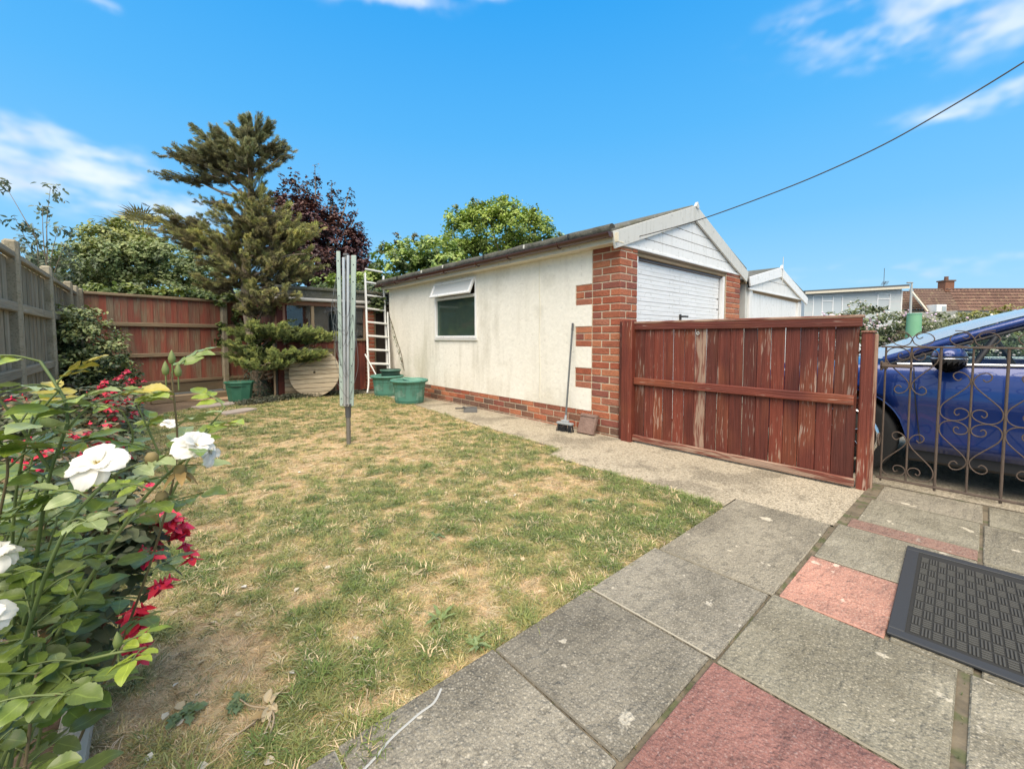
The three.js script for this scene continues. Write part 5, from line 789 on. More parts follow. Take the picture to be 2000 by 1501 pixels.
{
  const T = thing('sapling', 'thin sparse sapling with small leaves beyond the left fence', 'sapling', far(-10.6, 0, 9.6)), S = [];
  const tips = [[-10.35, 4.5, 9.5], [-10.55, 4.1, 9.5], [-11.2, 3.85, 9.5], [-10.8, 3.7, 9.5], [-10.2, 3.65, 9.5], [-11.1, 3.35, 9.5], [-10.1, 3.2, 9.5], [-10.9, 3.0, 9.4], [-10.35, 2.9, 9.6], [-11.45, 4.7, 9.5], [-10.6, 3.4, 9.4]];
  limbs(T, 0, [[[[-10.6, 0, 9.6], [-10.62, 1.5, 9.6], [-10.6, 2.9, 9.55]], .035, .018], ...tips.map(([r, y, d]) => [[[-10.6, y * .62, 9.58], [(r - 10.6) / 2, y * .83, d], [r, y, d]], .013, .003])]);
  crown(T, 'leaves', tips.map(([r, y, d]) => [r, y - .12, d, .22, .20, .2]).concat([[-10.6, 2.9, 9.5, .6, .25, .4], [-11.0, 2.6, 9.5, .5, .25, .4], [-10.2, 2.7, 9.5, .4, .3, .4]]), 820, LEAFN, M.leaf, [[.084, .119, .070], [.126, .168, .098], [.182, .231, .140]], { size: .105, clump: .13, per: 9, seed: 461, shell: .2, up: .3 });
}
{
  const T = thing('shrub', 'dark glossy evergreen shrub in the bed against the left fence', 'shrub', far(-5.85, 0, 5.7));
  limbs(T, 0, [[[[-5.85, 0, 5.7], [-5.85, .4, 5.7], [-5.9, 1.2, 5.7]], .04, .01], [[[-5.85, .1, 5.7], [-5.7, .5, 5.65], [-5.55, .9, 5.6]], .03, .01], [[[-5.85, .1, 5.7], [-6.0, .5, 5.75], [-6.15, 1.2, 5.75]], .03, .01]]);
  crown(T, 'crown', [[-6.0,1.36,5.75,.36,.24,.3],[-5.82,1.08,5.70,.40,.32,.37],[-6.12,1.2,5.75,.28,.28,.25],[-5.88,.62,5.70,.60,.40,.52],[-5.55,.82,5.62,.29,.33,.27],[-5.45,.60,5.60,.28,.26,.25],[-6.24,1.45,5.8,.14,.10,.13],[-6.2,.9,5.8,.3,.4,.3]], 9500, LEAF, M.leafGloss, [[.056, .085, .032], [.096, .135, .049], [.156, .200, .069], [.282, .324, .115]], { size: .052, clump: .10, per: 24, seed: 471 });
}
{
  const T = thing('hedge', 'flowering hedge with small pale pink blossoms beyond the parked car', 'hedge', far(11.4, 0, 12));
  const HB = [[9.5,1.5,12,.8,.38,.80],[10.31,1.50,12,1.03,.50,.93],[11.20,1.38,12,.89,.50,.80],[12.24,1.36,12,1.03,.50,.93],[13.27,1.32,12,.89,.46,.80],[10.19,.85,12,1.33,.7,1.20],[11.53,.72,12,1.33,.7,1.20],[12.85,.85,12,1.33,.7,1.20],[9.95,1.95,12,.18,.22,.16],[14.4,1.1,12,.9,.6,.8],[10.5,2.0,12,.25,.1,.2]];
  limbs(T, 0, [9.6, 10.4, 11.3, 12.2, 13.1].map((r) => [[[r, 0, 12], [r + .1, .7, 12], [r, 1.5, 12]], .04, .012]));
  crown(T, 'leaves', HB, 15000, LEAF, M.leaf, [[.054, .077, .028], [.089, .121, .038], [.131, .169, .053], [.193, .228, .076]], { size: .085, clump: .15, per: 26, seed: 481 });
  const fl = new THREE.SphereGeometry(.5, 7, 5); crown(T, 'blossoms', HB, 1000, fl, mat([1, 1, 1], .8), [[.62, .48, .50], [.72, .60, .60], [.66, .50, .60], [.78, .72, .68]], { size: .052, clump: .22, per: 4, seed: 482, shell: .93 });
}
{
  const T = thing('shrub', 'reddish brown leaved low shrub with pink flowers right of neighbour garage', 'shrub', far(9.0, 0, 11.6));
  limbs(T, 0, [[[[9, 0, 11.6], [9, .7, 11.6], [9, 1.3, 11.6]], .03, .01]]);
  crown(T, 'leaves', [[8.85, 1.45, 11.6, .55, .20, .4], [9.2, 1.40, 11.6, .5, .22, .4], [9.0, .9, 11.6, .7, .5, .5]], 3200, LEAF, M.leaf, [[.11, .05, .03], [.18, .085, .055], [.23, .13, .08], [.12, .12, .05]], { size: .075, clump: .12, per: 22, seed: 485 });
  crown(T, 'blossoms', [[8.9, 1.55, 11.5, .6, .18, .3]], 60, new THREE.SphereGeometry(.5, 7, 5), mat([1, 1, 1], .8), [[.65, .42, .46], [.75, .6, .6]], { size: .085, clump: .1, per: 3, seed: 486, shell: .9 });
}
{
  const T = thing('hedge', 'low clipped yellow green conifer hedge beyond the car roof', 'hedge', far(16.6, 0, 14));
  limbs(T, 0, [15.6, 16.5, 17.4].map((r) => [[[r, 0, 14], [r, .7, 14], [r, 1.5, 14]], .05, .015]));
  crown(T, 'leaves', [[15.5,1.72,14,.75,.30,.70],[16.31,1.84,14,.86,.34,.78],[16.99,1.88,14,.69,.34,.62],[17.86,1.86,14,1.03,.36,.93],[16.6,1.1,14,1.9,.7,1]], 7000, LEAFN, M.leaf, [[.085, .115, .02], [.16, .19, .03], [.25, .26, .04], [.34, .33, .05]], { size: .10, clump: .14, per: 26, seed: 491 });
}
{
  const T = scene, P = [[.025, .035, .018], [.045, .058, .026], [.075, .09, .038], [.13, .13, .06]];
  srand(495); const g = inst(T, 'ground_ivy', LEAF, M.leaf, 8000, (i, d, c) => { const t = rnd(), x = mix(1.20, 3.15, t) + gs() * .25, z = -8.28 - .28 * Math.sin(t * 3.1) + Math.abs(gs()) * .38 - .1 + (t < .3 ? .1 : 0); d.position.set(x, .01 + rnd() * .07 * (1 - clamp((z + 8.3) * 1.4)), z); aim(d, V3(gs() * .7, 1, gs() * .7), rnd() * 6); d.scale.setScalar(rr(.02, .05)); vary(c, pick(P), .5); });
  g.userData = { kind: 'stuff', label: 'dark ivy ground cover along the foot of the drum top', category: 'ground ivy' };
}
// ---------------- fuchsias
const fuchsiaGeo = (() => {
  const l = []; for (let k = 0; k < 4; k++) { const g = leafGeo(.62, .1, -.55, 4).rotateX(.95); g.rotateY(k * Math.PI / 2 + .4); l.push(g); }
  return { sepals: merge(l.concat([lathe([[0, .42], [.06, .40], [.085, .22], [.12, .02], [0, 0]], 8)])), skirt: lathe([[.05, .0], [.20, -.10], [.26, -.30], [.20, -.50], [.12, -.46]], 9), stamens: merge([0, 1, 2].map((k) => bar([0, -.1, 0], [.08 * Math.cos(k * 2.1), -.95, .08 * Math.sin(k * 2.1)], .012, 4))) };
})();
M.fSepal = [[.70, .016, .045], [.78, .04, .08], [.62, .012, .07]].map((c) => leafM(c, .2, .5)); M.fSkirt = [[.40, .008, .075], [.52, .012, .06], [.33, .01, .10]].map((c) => leafM(c, .2, .5)); M.fStamen = mat([.6, .1, .15], .6);
function fuchsia(label, pos, blobs, n, spots, seed, lsize, group) {
  const T = thing('fuchsia_bush', label, 'fuchsia', pos), O = T.position; srand(seed);
  for (const b of blobs) for (let k = 0; k < 5; k++) { const e = V3(b[0] + gs() * b[3] * .8, b[1] + gs() * b[4] * .8, b[2] + gs() * b[5] * .8).sub(O), s = V3(gs() * .12, .02, gs() * .12); part(T, 'stem', taper([s, s.clone().lerp(e, .55).add(V3(0, .10, 0)), e], .007, .002, 8, 5), mat([.16, .07, .04], .8)); }
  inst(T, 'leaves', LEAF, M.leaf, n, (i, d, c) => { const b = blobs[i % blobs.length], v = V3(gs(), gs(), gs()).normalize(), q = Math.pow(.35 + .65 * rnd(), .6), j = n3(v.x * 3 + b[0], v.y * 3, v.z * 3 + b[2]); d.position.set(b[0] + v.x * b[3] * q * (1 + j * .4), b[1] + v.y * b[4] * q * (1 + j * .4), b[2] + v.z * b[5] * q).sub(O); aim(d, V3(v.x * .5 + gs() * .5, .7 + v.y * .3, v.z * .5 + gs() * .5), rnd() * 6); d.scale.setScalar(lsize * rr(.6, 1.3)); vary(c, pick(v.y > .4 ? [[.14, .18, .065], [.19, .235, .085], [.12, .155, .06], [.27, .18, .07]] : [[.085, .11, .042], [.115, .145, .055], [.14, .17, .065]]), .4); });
  for (const [x, y, z, s = 1] of spots) { const f = part(T, 'flower', fuchsiaGeo.sepals, pick(M.fSepal), x - O.x, y - O.y, z - O.z, gs() * .5, rnd() * 6, gs() * .5); f.scale.setScalar(.034 * s * rr(.85, 1.2)); part(f, 'petals', fuchsiaGeo.skirt, pick(M.fSkirt)); part(f, 'stamens', fuchsiaGeo.stamens, M.fStamen); }
}
{
  srand(501); const around = (L, n, s) => L.flatMap(([x, y, z]) => Array.from({ length: n }, () => [x + gs() * s, y + gs() * s * 1.3, z + gs() * s, rr(.8, 1.15)]));
  fuchsia('fuchsia with crimson flowers hanging over the kerb, nearest the viewer', [-.24, 0, -1.78], [[-.14, .46, -1.76, .16, .24, .22], [-.21, .28, -1.74, .15, .22, .24], [-.07, .52, -1.70, .09, .12, .13]], 1500, [...around([[-.045, .345, -1.545]], 8, .030), [-.040, .215, -1.55, 1], ...around([[.020, .575, -1.66], [.060, .507, -1.66], [-.02, .50, -1.60]], 5, .026), [.080, .44, -1.664, 1.1], [.072, .455, -1.68, .8], [-.015, .506, -1.66, 1.1], [-.02, .47, -1.66, 1], ...around([[-.14, .62, -1.66]], 3, .03), ...around([[.015, .40, -1.60], [.0, .60, -1.62], [.045, .56, -1.64]], 4, .025), ...around([[-.05, .27, -1.54]], 4, .025), [-.24, .60, -1.9, 1], [-.01, .66, -1.74, .7], [.085, .42, -1.65, 1]], 511, .042);
  fuchsia('fuchsia full of crimson flowers in the bed, middle of the row', [-.36, 0, -3.15], [[-.30, .45, -3.10, .24, .24, .36], [-.42, .34, -3.0, .26, .30, .45], [-.22, .34, -3.35, .20, .26, .3], [-.40, .55, -2.5, .2, .18, .3]], 3000, around([[-.20, .56, -3.0], [-.30, .54, -3.1], [-.35, .69, -2.25], [-.25, .60, -3.3], [-.12, .50, -3.3], [-.16, .38, -3.2], [-.30, .62, -2.8]], 9, .075), 521, .046);
  fuchsia('fuchsia with pinkish red flowers in the bed, furthest of the row before evergreen shrub', [-.34, 0, -4.75], [[-.30, .48, -4.6, .26, .26, .40], [-.40, .36, -4.8, .30, .34, .5], [-.20, .40, -5.3, .2, .3, .35], [-.55, .62, -3.9, .2, .2, .3]], 3000, around([[-.22, .66, -4.5], [-.15, .58, -4.7], [-.28, .72, -4.6], [-.12, .66, -5.5], [-.60, .69, -3.9], [-.2, .52, -4.4], [-.18, .75, -5.8]], 10, .09), 531, .05);
}
// ---------------- white rose in the foreground
{
  const T = thing('rose_bush', 'leafy rose bush with large white open flowers in the left foreground', 'rose bush', [-.30, 0, -1.22]), O = T.position, sub = (p) => V3(p[0] - O.x, p[1] - O.y, p[2] - O.z);
  const veins = (A, Bc) => tex(128, 256, 1, 1, (u, v) => { const m = sstep(.05, 0, Math.abs(u - .5)), s = Math.abs(((v * 7 - Math.abs(u - .5) * 5.0) % 1 + 1) % 1 - .5), w = sstep(.09, .0, s) * .55, b = fbm(u, v, 4, 6, 4, 811); return c3(c3(A, Bc, b), mul(Bc, 1.5), Math.max(m * .7, w * .45)); });
  const lm = [[[.11, .155, .034], [.165, .22, .05]], [[.15, .215, .036], [.215, .29, .05]], [[.25, .335, .038], [.34, .42, .055]], [[.42, .35, .04], [.52, .42, .07]], [[.105, .14, .04], [.15, .19, .05]], [[.27, .34, .13], [.36, .42, .19]]].map(([a, b]) => leafM([1, 1, 1], .28, .42, { map: veins(a, b) }));
  const RL = [0, 1, 2].map((k) => { // serrated leaflet with a folded blade
    const ns = 12, pos = [], uv = [], idx = []; for (let i = 0; i <= ns; i++) { const t = i / ns, W = (i === ns ? .004 : .31 * Math.pow(Math.sin(Math.PI * Math.pow(t, .78)), .8) + .012) * (1 + (i % 2 ? .05 : -.02)), y = -[.16, .30, .05][k] * t * t + .03 * Math.sin(t * 9 + k); for (const q of [-1, -.5, 0, .5, 1]) { pos.push(q * W, y + (q * q) * W * [.30, .18, .42][k] - .02 * Math.abs(Math.sin(t * 16)) * Math.abs(q), t); uv.push(.5 + q * .5, t); } }
    for (let i = 0; i < ns; i++) for (let j = 0; j < 4; j++) { const a = i * 5 + j; idx.push(a, a + 5, a + 1, a + 1, a + 5, a + 6); }
    const g = new THREE.BufferGeometry(); g.setAttribute('position', new THREE.Float32BufferAttribute(pos, 3)); g.setAttribute('uv', new THREE.Float32BufferAttribute(uv, 2)); g.setIndex(idx); g.computeVertexNormals(); return g; });
  srand(541); const LV = [], stemM = [mat([.10, .145, .045], .55), mat([.14, .105, .05], .6), mat([.15, .19, .06], .55)];
  const leaf = (p, dir, n, s, m) => LV.push({ p, dir: dir.clone().normalize(), n: n.clone(), s, m });
  const compound = (p, dir, s, pal, pairs = 2) => { // rachis with paired leaflets and one at the end
    dir = dir.clone().normalize(); const side = dir.clone().cross(UP).normalize(), up = side.clone().cross(dir).normalize(), L = s * (.9 + pairs * .75), end = p.clone().addScaledVector(dir, L).add(V3(0, -L * .12, 0));
    part(T, 'leaf_stalk', taper([p, p.clone().lerp(end, .5).addScaledVector(up, .006), end], .0020, .0011, 6, 4), stemM[2]); const m = pick(pal), tilt = () => up.clone().add(V3(gs() * .55, .15, gs() * .55));
    leaf(end, dir.clone().add(V3(0, -.25, 0)), tilt(), s * 1.12, m);
    for (let k = 0; k < pairs; k++) for (const q of [-1, 1]) leaf(p.clone().lerp(end, .42 + k * .36), dir.clone().multiplyScalar(.55).addScaledVector(side, q * rr(.8, 1.1)).add(V3(0, rr(-.3, .1), 0)), tilt(), s * rr(.78, .98), rnd() < .8 ? m : pick(pal));
  };
  const DK = [0, 0, 1, 4], MD = [0, 1, 1, 5], LT = [1, 2, 2, 5], YG = [2, 2, 3, 5];
  const stem = (pts, r, pal, s, skip = 0, step = .052) => { const c = new THREE.CatmullRomCurve3(pts.map(sub)); part(T, 'stem', taper(c.getPoints(12), r, r * .55, 26, 7), pick(stemM)); const L = c.getLength(), n = Math.floor(L / step); for (let i = Math.ceil(n * skip); i <= n; i++) { const p = c.getPointAt(i / n), t = c.getTangentAt(i / n), a = i * 2.4 + rnd(), o = V3(Math.cos(a), rr(.0, .5), Math.sin(a)).addScaledVector(t, .35), P = i / n > .8 ? pal[1] : pal[0]; compound(p, o, s * rr(.65, 1.0), P, rnd() < .75 ? 2 : 1); if (i % 3 === 0) part(T, 'thorn', new THREE.ConeGeometry(.0022, .008, 5).rotateZ(-1.4), stemM[1], p.x + r, p.y, p.z); } };
  stem([[-.34, 0, -1.42], [-.21, .54, -1.31], [-.15, .86, -1.20], [-.118, .98, -1.165], [-.155, 1.075, -1.20]], .0048, [MD, YG], .040, .25); stem([[-.15, .86, -1.20], [-.19, .98, -1.17], [-.225, 1.06, -1.16]], .0032, [LT, YG], .042); stem([[-.13, .93, -1.18], [-.09, .985, -1.16], [-.06, 1.0, -1.17]], .0026, [LT, YG], .042, .3);
  stem([[-.24, .4, -1.36], [-.205, .80, -1.25], [-.165, .965, -1.19], [-.13, 1.02, -1.17]], .0034, [MD, YG], .040, .45, .046); stem([[-.26, .4, -1.30], [-.225, .75, -1.22], [-.20, .90, -1.18], [-.215, .97, -1.15]], .0034, [MD, LT], .040, .4, .046); stem([[-.12, .5, -1.35], [-.07, .78, -1.28], [-.03, .90, -1.25], [-.045, .96, -1.24]], .0032, [MD, LT], .036, .4, .05);
  stem([[-.32, 0, -1.25], [-.232, .385, -1.2], [-.115, .79, -1.06], [-.055, .875, -1.015]], .0050, [DK, MD], .042, .35); stem([[-.30, 0, -1.3], [-.198, .412, -1.24], [-.08, .686, -1.135], [-.005, .82, -1.07], [.055, .893, -1.01]], .0048, [DK, LT], .038, .35);
  stem([[-.2, 0, -1.5], [-.05, .45, -1.33], [.020, .715, -1.25], [.045, .86, -1.23], [.040, 1.04, -1.228]], .0036, [MD, LT], .040, .42, .06); stem([[.03, .75, -1.245], [.085, .88, -1.21], [.135, .955, -1.19]], .0030, [LT, YG], .040, .3, .05); stem([[.03, .80, -1.24], [.0, .90, -1.24], [-.02, .97, -1.25]], .0026, [LT, YG], .038, .3);
  stem([[-.3, .1, -1.2], [-.165, .48, -1.14], [-.075, .53, -1.06], [-.020, .525, -1.045]], .0042, [DK, LT], .036, .55); stem([[-.30, .15, -1.15], [-.20, .50, -1.05], [-.13, .545, -.97]], .0040, [DK, DK], .036, .45); stem([[-.27, .2, -1.05], [-.20, .42, -.97], [-.165, .47, -.94]], .0036, [DK, DK], .040, .6);
  for (let i = 0; i < 15; i++) { const t = rnd(), bx0 = mix(-.38, -.26, rnd()), bz = -1.05 - rnd() * .55, h = rr(.45, .86); stem([[bx0, 0, bz], [bx0 + rr(.02, .07), h * .55, bz + rr(-.05, .05)], [bx0 + rr(.05, .06 + (h - .4) * .30), h, bz + rr(-.10, .10)]], .0038, [DK, MD], rr(.038, .046), .28, .058); }
  LV.sort((a, b) => a.p.distanceTo(sub([0, 1.12, 0])) - b.p.distanceTo(sub([0, 1.12, 0])));
  const seen = new THREE.Frustum(), inView = LV.filter((l) => { const w = l.p.clone().add(O), r = w.x * CS + w.z * SN, d = w.x * SN - w.z * CS; return d > .2 && r / d > -1.28; }), rest = LV.filter((l) => !inView.includes(l));
  const mtx = (l, d) => { const z = l.dir, x = l.n.clone().cross(z).normalize(), y = z.clone().cross(x); d.quaternion.setFromRotationMatrix(new THREE.Matrix4().makeBasis(x, y, z)); d.position.copy(l.p); d.scale.setScalar(l.s * 1.45); };
  inView.slice(0, 300).forEach((l) => mtx(l, part(T, 'leaf', pick(RL), lm[l.m])));
  const restL = [...inView.slice(300), ...rest]; [0, 1, 2, 3, 4, 5].forEach((k) => { const g = restL.filter((l) => l.m === k); if (g.length) inst(T, 'leaves', RL[k % 3], lm[k], g.length, (i, d, c) => { mtx(g[i], d); c.setRGB(1, 1, 1); }); });
  // flowers: two whorls of cupped petals round a yellow centre
  const PG = [0, 1].map((k) => Array.from({ length: 4 }, (_, vv) => { const pos = [], uv = [], idx = [], N = 12, Mx = 10; srand(560 + vv * 3 + k); const wd = rr(.34, .46) * (k ? 1 : .9), f1 = rr(4, 8), f2 = rr(3, 7), ph = rr(0, 6), tw = rr(-.12, .12), cu = rr(.10, .34); for (let i = 0; i <= N; i++) { const t = i / N, W = .07 + wd * Math.pow(Math.sin(Math.PI * Math.pow(t, .8) * .66), 1.2) * (t > .86 ? 1 - (t - .86) * 2.4 : 1); for (let j = 0; j <= Mx; j++) { const q = j / Mx * 2 - 1; pos.push(q * W + tw * t * t, .34 * t * (1 - t) - cu * t * t * t * (k ? 1 : .3) + .30 * q * q * W * (1 - t * .6) + (.018 * Math.sin(q * f1 + t * f2 + ph) + .02 * Math.sin(q * 11 + ph) * t * t) * (.4 + t) + tw * q * .25, t * (1 - .10 * q * q) + .025 * Math.sin(q * 7 + ph) * t); uv.push(q * .5 + .5, t); } } for (let i = 0; i < N; i++) for (let j = 0; j < Mx; j++) { const a = i * (Mx + 1) + j; idx.push(a, a + Mx + 1, a + 1, a + 1, a + Mx + 1, a + Mx + 2); } const g = new THREE.BufferGeometry(); g.setAttribute('position', new THREE.Float32BufferAttribute(pos, 3)); g.setAttribute('uv', new THREE.Float32BufferAttribute(uv, 2)); g.setIndex(idx); g.computeVertexNormals(); return g; }));
  srand(571); const petalM = leafM([1, 1, 1], .35, .6, { map: tex(128, 128, 1, 1, (u, v) => { const ve = fbm(u, v, 40, 2, 3, 821); let c = c3([.80, .74, .42], [.84, .82, .75], sstep(.0, .3, v)); c = mul(c, .94 + .1 * ve); return c3(c, [.66, .56, .36], sstep(.93, 1, v) * sstep(.45, .7, fbm(u, v, 5, 5, 3, 823)) * .6); }) }), core = mat([.42, .30, .06], .8), brownP = leafM([.42, .27, .10], .2, .8);
  const flower = (p, face, R, cup, n1, n2, skip = []) => { const q = sub(p), d = new THREE.Quaternion().setFromUnitVectors(UP, V3(...face).normalize()), F = part(T, 'flower', merge(Array.from({ length: 26 }, (_, i) => { const a = i * 2.4, r = .13 * Math.sqrt(i / 26); return bar([r * .5 * Math.cos(a), 0, r * .5 * Math.sin(a)], [r * Math.cos(a), .13 + .05 * Math.sin(i), r * Math.sin(a)], .010, 4); })), core, q.x, q.y, q.z); F.quaternion.copy(d); F.scale.setScalar(R);
    for (const [n, k, el, s, o] of [[n1, 1, cup, 1, 0], [n2, 0, cup + .42, .82, .35]]) for (let i = 0; i < n; i++) { if (k && skip.includes(i)) continue; const P = part(F, 'petal', pick(PG[k]), petalM); P.rotation.set(-(el + gs() * .34), o + i * 2 * Math.PI / n + gs() * .30, gs() * .2, 'YXZ'); P.scale.setScalar(s * rr(.85, 1.15)); P.position.y = (1 - k) * .02 + i * .004; } };
  flower([-.070, .905, -.993], [-.25, .80, .55], .040, .16, 7, 5); flower([.062, .915, -.975], [.35, .72, .42], .038, .12, 8, 7); flower([.082, .898, -.972], [.85, .10, .45], .026, .05, 6, 3);
  flower([-.205, .690, -1.0], [.3, .7, .6], .034, .25, 6, 5); flower([-.215, .735, -1.14], [.1, .9, .4], .036, .1, 6, 4); flower([.055, .80, -2.0], [.2, .9, .3], .03, .1, 5, 3);
  for (const [x, y, z, k] of [[.040, .865, -1.01, 1], [.012, .815, -1.03, 0], [.0, .895, -1.02, 0]]) { const q = sub([x, y, z]), h = part(T, 'spent_bloom', lathe([[0, -.012], [.010, -.008], [.011, .004], [.006, .012], [0, .012]], 10), mat([.22, .17, .07], .8), q.x, q.y, q.z); for (let i = 0; i < 5; i++) { const s = part(h, 'sepal', LEAFN, k ? brownP : lm[5], 0, 0, 0); s.rotation.set(.5 + gs() * .4, i * 1.256, 0, 'YXZ'); s.scale.setScalar(k ? .042 : .030); } }
  for (const [x, y, z] of [[.042, 1.07, -1.228], [.030, 1.045, -1.228], [.052, 1.04, -1.225], [-.06, .545, -1.06]]) { const q = sub([x, y, z]), b = part(T, 'bud', lathe([[0, -.010], [.006, -.006], [.0075, .004], [.004, .016], [0, .024]], 10), mat([.16, .20, .06], .6), q.x, q.y, q.z); part(b, 'bud_stalk', bar([0, -.04, 0], [0, -.008, 0], .0016, 5), stemM[2]); }
}
// ---------------- grass, weeds, fallen leaves
const blade = (n, seed) => { srand(seed); const pos = [], nor = [], idx = []; for (let i = 0; i < n; i++) { const a = rnd() * 6.283, lean = rr(.25, 1.5), h = rr(.55, 1.1), w = .034, px = gs() * .35, pz = gs() * .35, dx = Math.cos(a), dz = Math.sin(a), k = pos.length / 3; pos.push(px - dz * w, 0, pz + dx * w, px + dz * w, 0, pz - dx * w, px + dx * lean * .32 - dz * w * .8, h * .55, pz + dz * lean * .32 + dx * w * .8, px + dx * lean * .32 + dz * w * .8, h * .55, pz + dz * lean * .32 - dx * w * .8, px + dx * lean * .95, h * (.95 - lean * .33), pz + dz * lean * .95); for (let j = 0; j < 5; j++) nor.push(dx * .4, .85, dz * .4); idx.push(k, k + 1, k + 2, k + 1, k + 3, k + 2, k + 2, k + 3, k + 4); } const g = new THREE.BufferGeometry(); g.setAttribute('position', new THREE.Float32BufferAttribute(pos, 3)); g.setIndex(idx); g.computeVertexNormals(); return g; };
{
  const pts = []; srand(601);
  for (const [n, z0, z1] of [[62000, -3.2, -.6], [60000, -8.8, -3.2]]) { let k = 0; while (k < n) { const x = rr(-.2, 3.5), z = rr(z0, z1), dpt = x * SN - z * CS; if (z0 > -4 && rnd() > clamp(1.9 / (dpt + .3), .45, 1)) continue; k++; if (inPoly(LAWN, x, z) || (inPoly(LAWN, x + gs() * .05, z + gs() * .05))) pts.push([x, z]); } }
  const gm = leafM([1, 1, 1], .2, .7), half = [pts.filter((_, i) => i % 2), pts.filter((_, i) => !(i % 2))];
  half.forEach((P, h) => { const o = inst(scene, h ? 'grass_001' : 'grass', blade(10, 603 + h), gm, P.length, (i, d, c) => {
    const [x, z] = P[i], g = turf(x, z) + gs() * .26, f = clamp(g); d.position.set(x, .002, z); d.rotation.y = rnd() * 6.283; const s = mix(.022, .046, f) * rr(.7, 1.35); d.scale.set(s * rr(.9, 1.5), s * rr(.55, 1.05) * mix(.6, 1.05, f), s * rr(.9, 1.5));
    const col = f < .42 ? c3([.70, .53, .31], [.61, .465, .22], f / .42) : c3([.44, .38, .14], [.165, .225, .05], (f - .42) / .58); vary(c, rnd() < .12 ? [.72, .57, .34] : rnd() < .10 ? [.15, .20, .05] : col, .5);
  }); o.userData = { kind: 'stuff', label: h ? 'coarser tufts of dry and green grass across the lawn' : 'short patchy grass of the lawn, half straw half green', category: 'grass' }; });
}
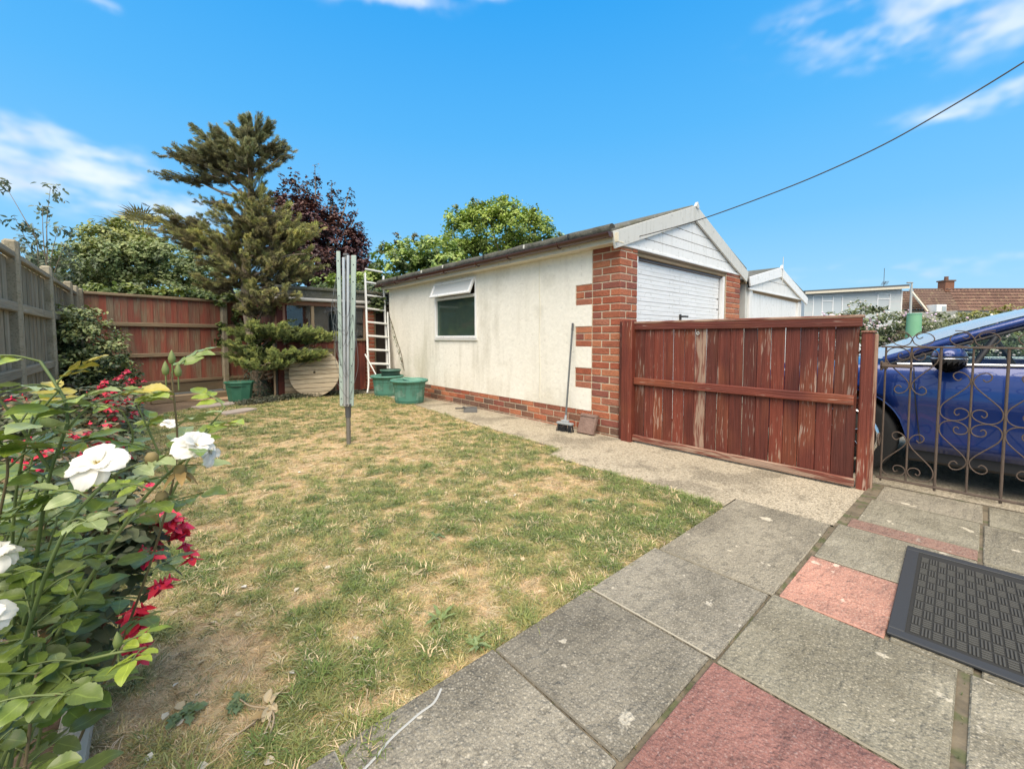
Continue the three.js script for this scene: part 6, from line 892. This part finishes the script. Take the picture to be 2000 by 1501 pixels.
{
  const th = []; srand(605); while (th.length < 5200) { const x = rr(-.18, 2.9), z = rr(-4.2, -.66); if (inPoly(LAWN, x, z) && rnd() < clamp(1.15 - turf(x, z), .06, 1)) th.push([x, z]); } const sg = (() => { const l = []; srand(607); for (let i = 0; i < 3; i++) l.push(taper([[gs() * .2, .0, gs() * .3], [gs() * .25, .12, .5], [gs() * .5, .02, 1 + gs() * .2]], .016, .008, 4, 3)); return merge(l); })();
  inst(scene, 'thatch', sg, mat([1, 1, 1], .85), th.length, (i, d, c) => { const [x, z] = th[i]; d.position.set(x, .008, z); d.rotation.set(rr(-.15, .15), rnd() * 6.283, rr(-.2, .2)); const s = rr(.03, .075); d.scale.set(s, s, s); vary(c, pick([[.62, .50, .31], [.72, .60, .40], [.50, .37, .20], [.40, .28, .15]]), .4); }).userData = { kind: 'stuff', label: 'dead straw strands lying over the dry lawn patches', category: 'straw' };
  const jn = []; srand(609); for (const [x0, z0, x1, z1, n] of [[1.415, -1.1, 1.42, -.03, 26], [1.97, -1.09, 1.99, -.02, 16], [.35, -.58, 1.41, -.578, 22], [1.42, -.572, 1.98, -.56, 16], [2.0, -.55, 3.0, -.545, 34], [.88, -1.1, .885, -.6, 8], [1.45, -.008, 2.0, .0, 10], [3.01, -1.08, 3.02, -.55, 26], [3.05, -.52, 4.0, -.50, 26]]) for (let i = 0; i < n; i++) { const t = rnd(); jn.push([mix(x0, x1, t), mix(z0, z1, t)]); }
  inst(scene, 'joint_grass', blade(7, 611), M.leaf, jn.length, (i, d, c) => { d.position.set(jn[i][0] + gs() * .004, .016, jn[i][1] + gs() * .004); d.rotation.y = rnd() * 6; d.scale.setScalar(rr(.006, .016)); vary(c, pick([[.14, .18, .05], [.30, .26, .11], [.10, .12, .05]]), .4); }).userData = { kind: 'stuff', label: 'tiny grass and moss in the joints of paving slabs', category: 'moss' };
  const weed = (label, pos, n, L, w, seed, spread, pal) => { const T = thing('weed', label, 'weed', pos); srand(seed); for (let i = 0; i < n; i++) { const a = i * 2.4 + rnd(), s = L * rr(.6, 1.1), g = leafGeo(w, .2, .35, 6), p = g.attributes.position; for (let k = 0; k < p.count; k++) if (k % 3 !== 1 && Math.floor(k / 3) % 2) p.setX(k, p.getX(k) * .45); g.computeVertexNormals(); const m = part(T, 'leaf', g, leafM(pick(pal), .3, .6)); m.rotation.set(-rr(.15, .8) * spread, a, 0, 'YXZ'); m.scale.setScalar(s); m.position.set(gs() * .02, .008, gs() * .02); } };
  const G1 = [[.22, .30, .10], [.28, .36, .15], [.20, .28, .09]], G2 = [[.13, .20, .08], [.18, .25, .11]];
  weed('jagged thistle-like weed in the lawn just beyond the paving', [.83, .006, -1.37], 11, .10, .16, 611, 1, G1); weed('leafy pale green weed at the paving edge, nearer the viewer', [.86, .006, -1.165], 15, .065, .26, 613, 1, G1); weed('small clover patch in the lawn near the kerb', [.17, .006, -1.46], 14, .04, .8, 617, .6, G2); weed('dark green weed in the lawn under the flower bed side', [.05, .006, -1.52], 14, .045, .7, 619, .7, G2); weed('dark dandelion rosette mid lawn', [1.17, .006, -1.98], 9, .055, .45, 629, .5, G2); weed('flat dandelion rosette on bare patch by the concrete', [2.2, .006, -1.75], 9, .09, .4, 631, .4, G2);
  srand(641); const pm = [[.62, .55, .42], [.70, .66, .56], [.52, .42, .26]].map((c) => leafM(c, .15, .8)), first = [];
  for (let i = 0; i < 46; i++) { const t = rnd(); let x, z; if (i < 30) { x = rr(-.12, .62); z = rr(-2.2, -1.2); } else { x = rr(-.1, 2.6); z = rr(-4, -1.2); } if (!inPoly(LAWN, x, z)) continue; const o = solo('fallen_petal', 'dry pale petal fallen on the lawn', 'petal', LEAFR, pick(pm), [x, .012 + rnd() * .01, z], rnd() * 6, 'dry petals fallen on the lawn'); o.scale.setScalar(rr(.016, .034)); o.rotation.x = gs() * .5; o.rotation.z = gs() * .5; }
  const T = thing('dry_leaf_cluster', 'curled dry leaves and bent twigs lying in the near lawn', 'dry leaves', [.235, .008, -1.37]); srand(643);
  for (let i = 0; i < 8; i++) { const m = part(T, 'leaf', leafGeo(.5, .5, .5, 5), pick([leafM([.40, .28, .13], .15, .8), leafM([.58, .46, .28], .15, .8)])); m.rotation.set(-rr(.0, .7), rnd() * 6, gs(), 'YXZ'); m.scale.setScalar(rr(.03, .05)); m.position.set(gs() * .05, .012, gs() * .05); }
  for (let i = 0; i < 4; i++) { const a = rnd() * 6; part(T, 'twig', taper([[0, .012, 0], [.05 * Math.cos(a), .018, .05 * Math.sin(a)], [.11 * Math.cos(a + .3), .010, .11 * Math.sin(a + .3)]], .0035, .002, 6, 5), mat([.42, .32, .2], .9)); }
}

renderer.render(scene, camera);
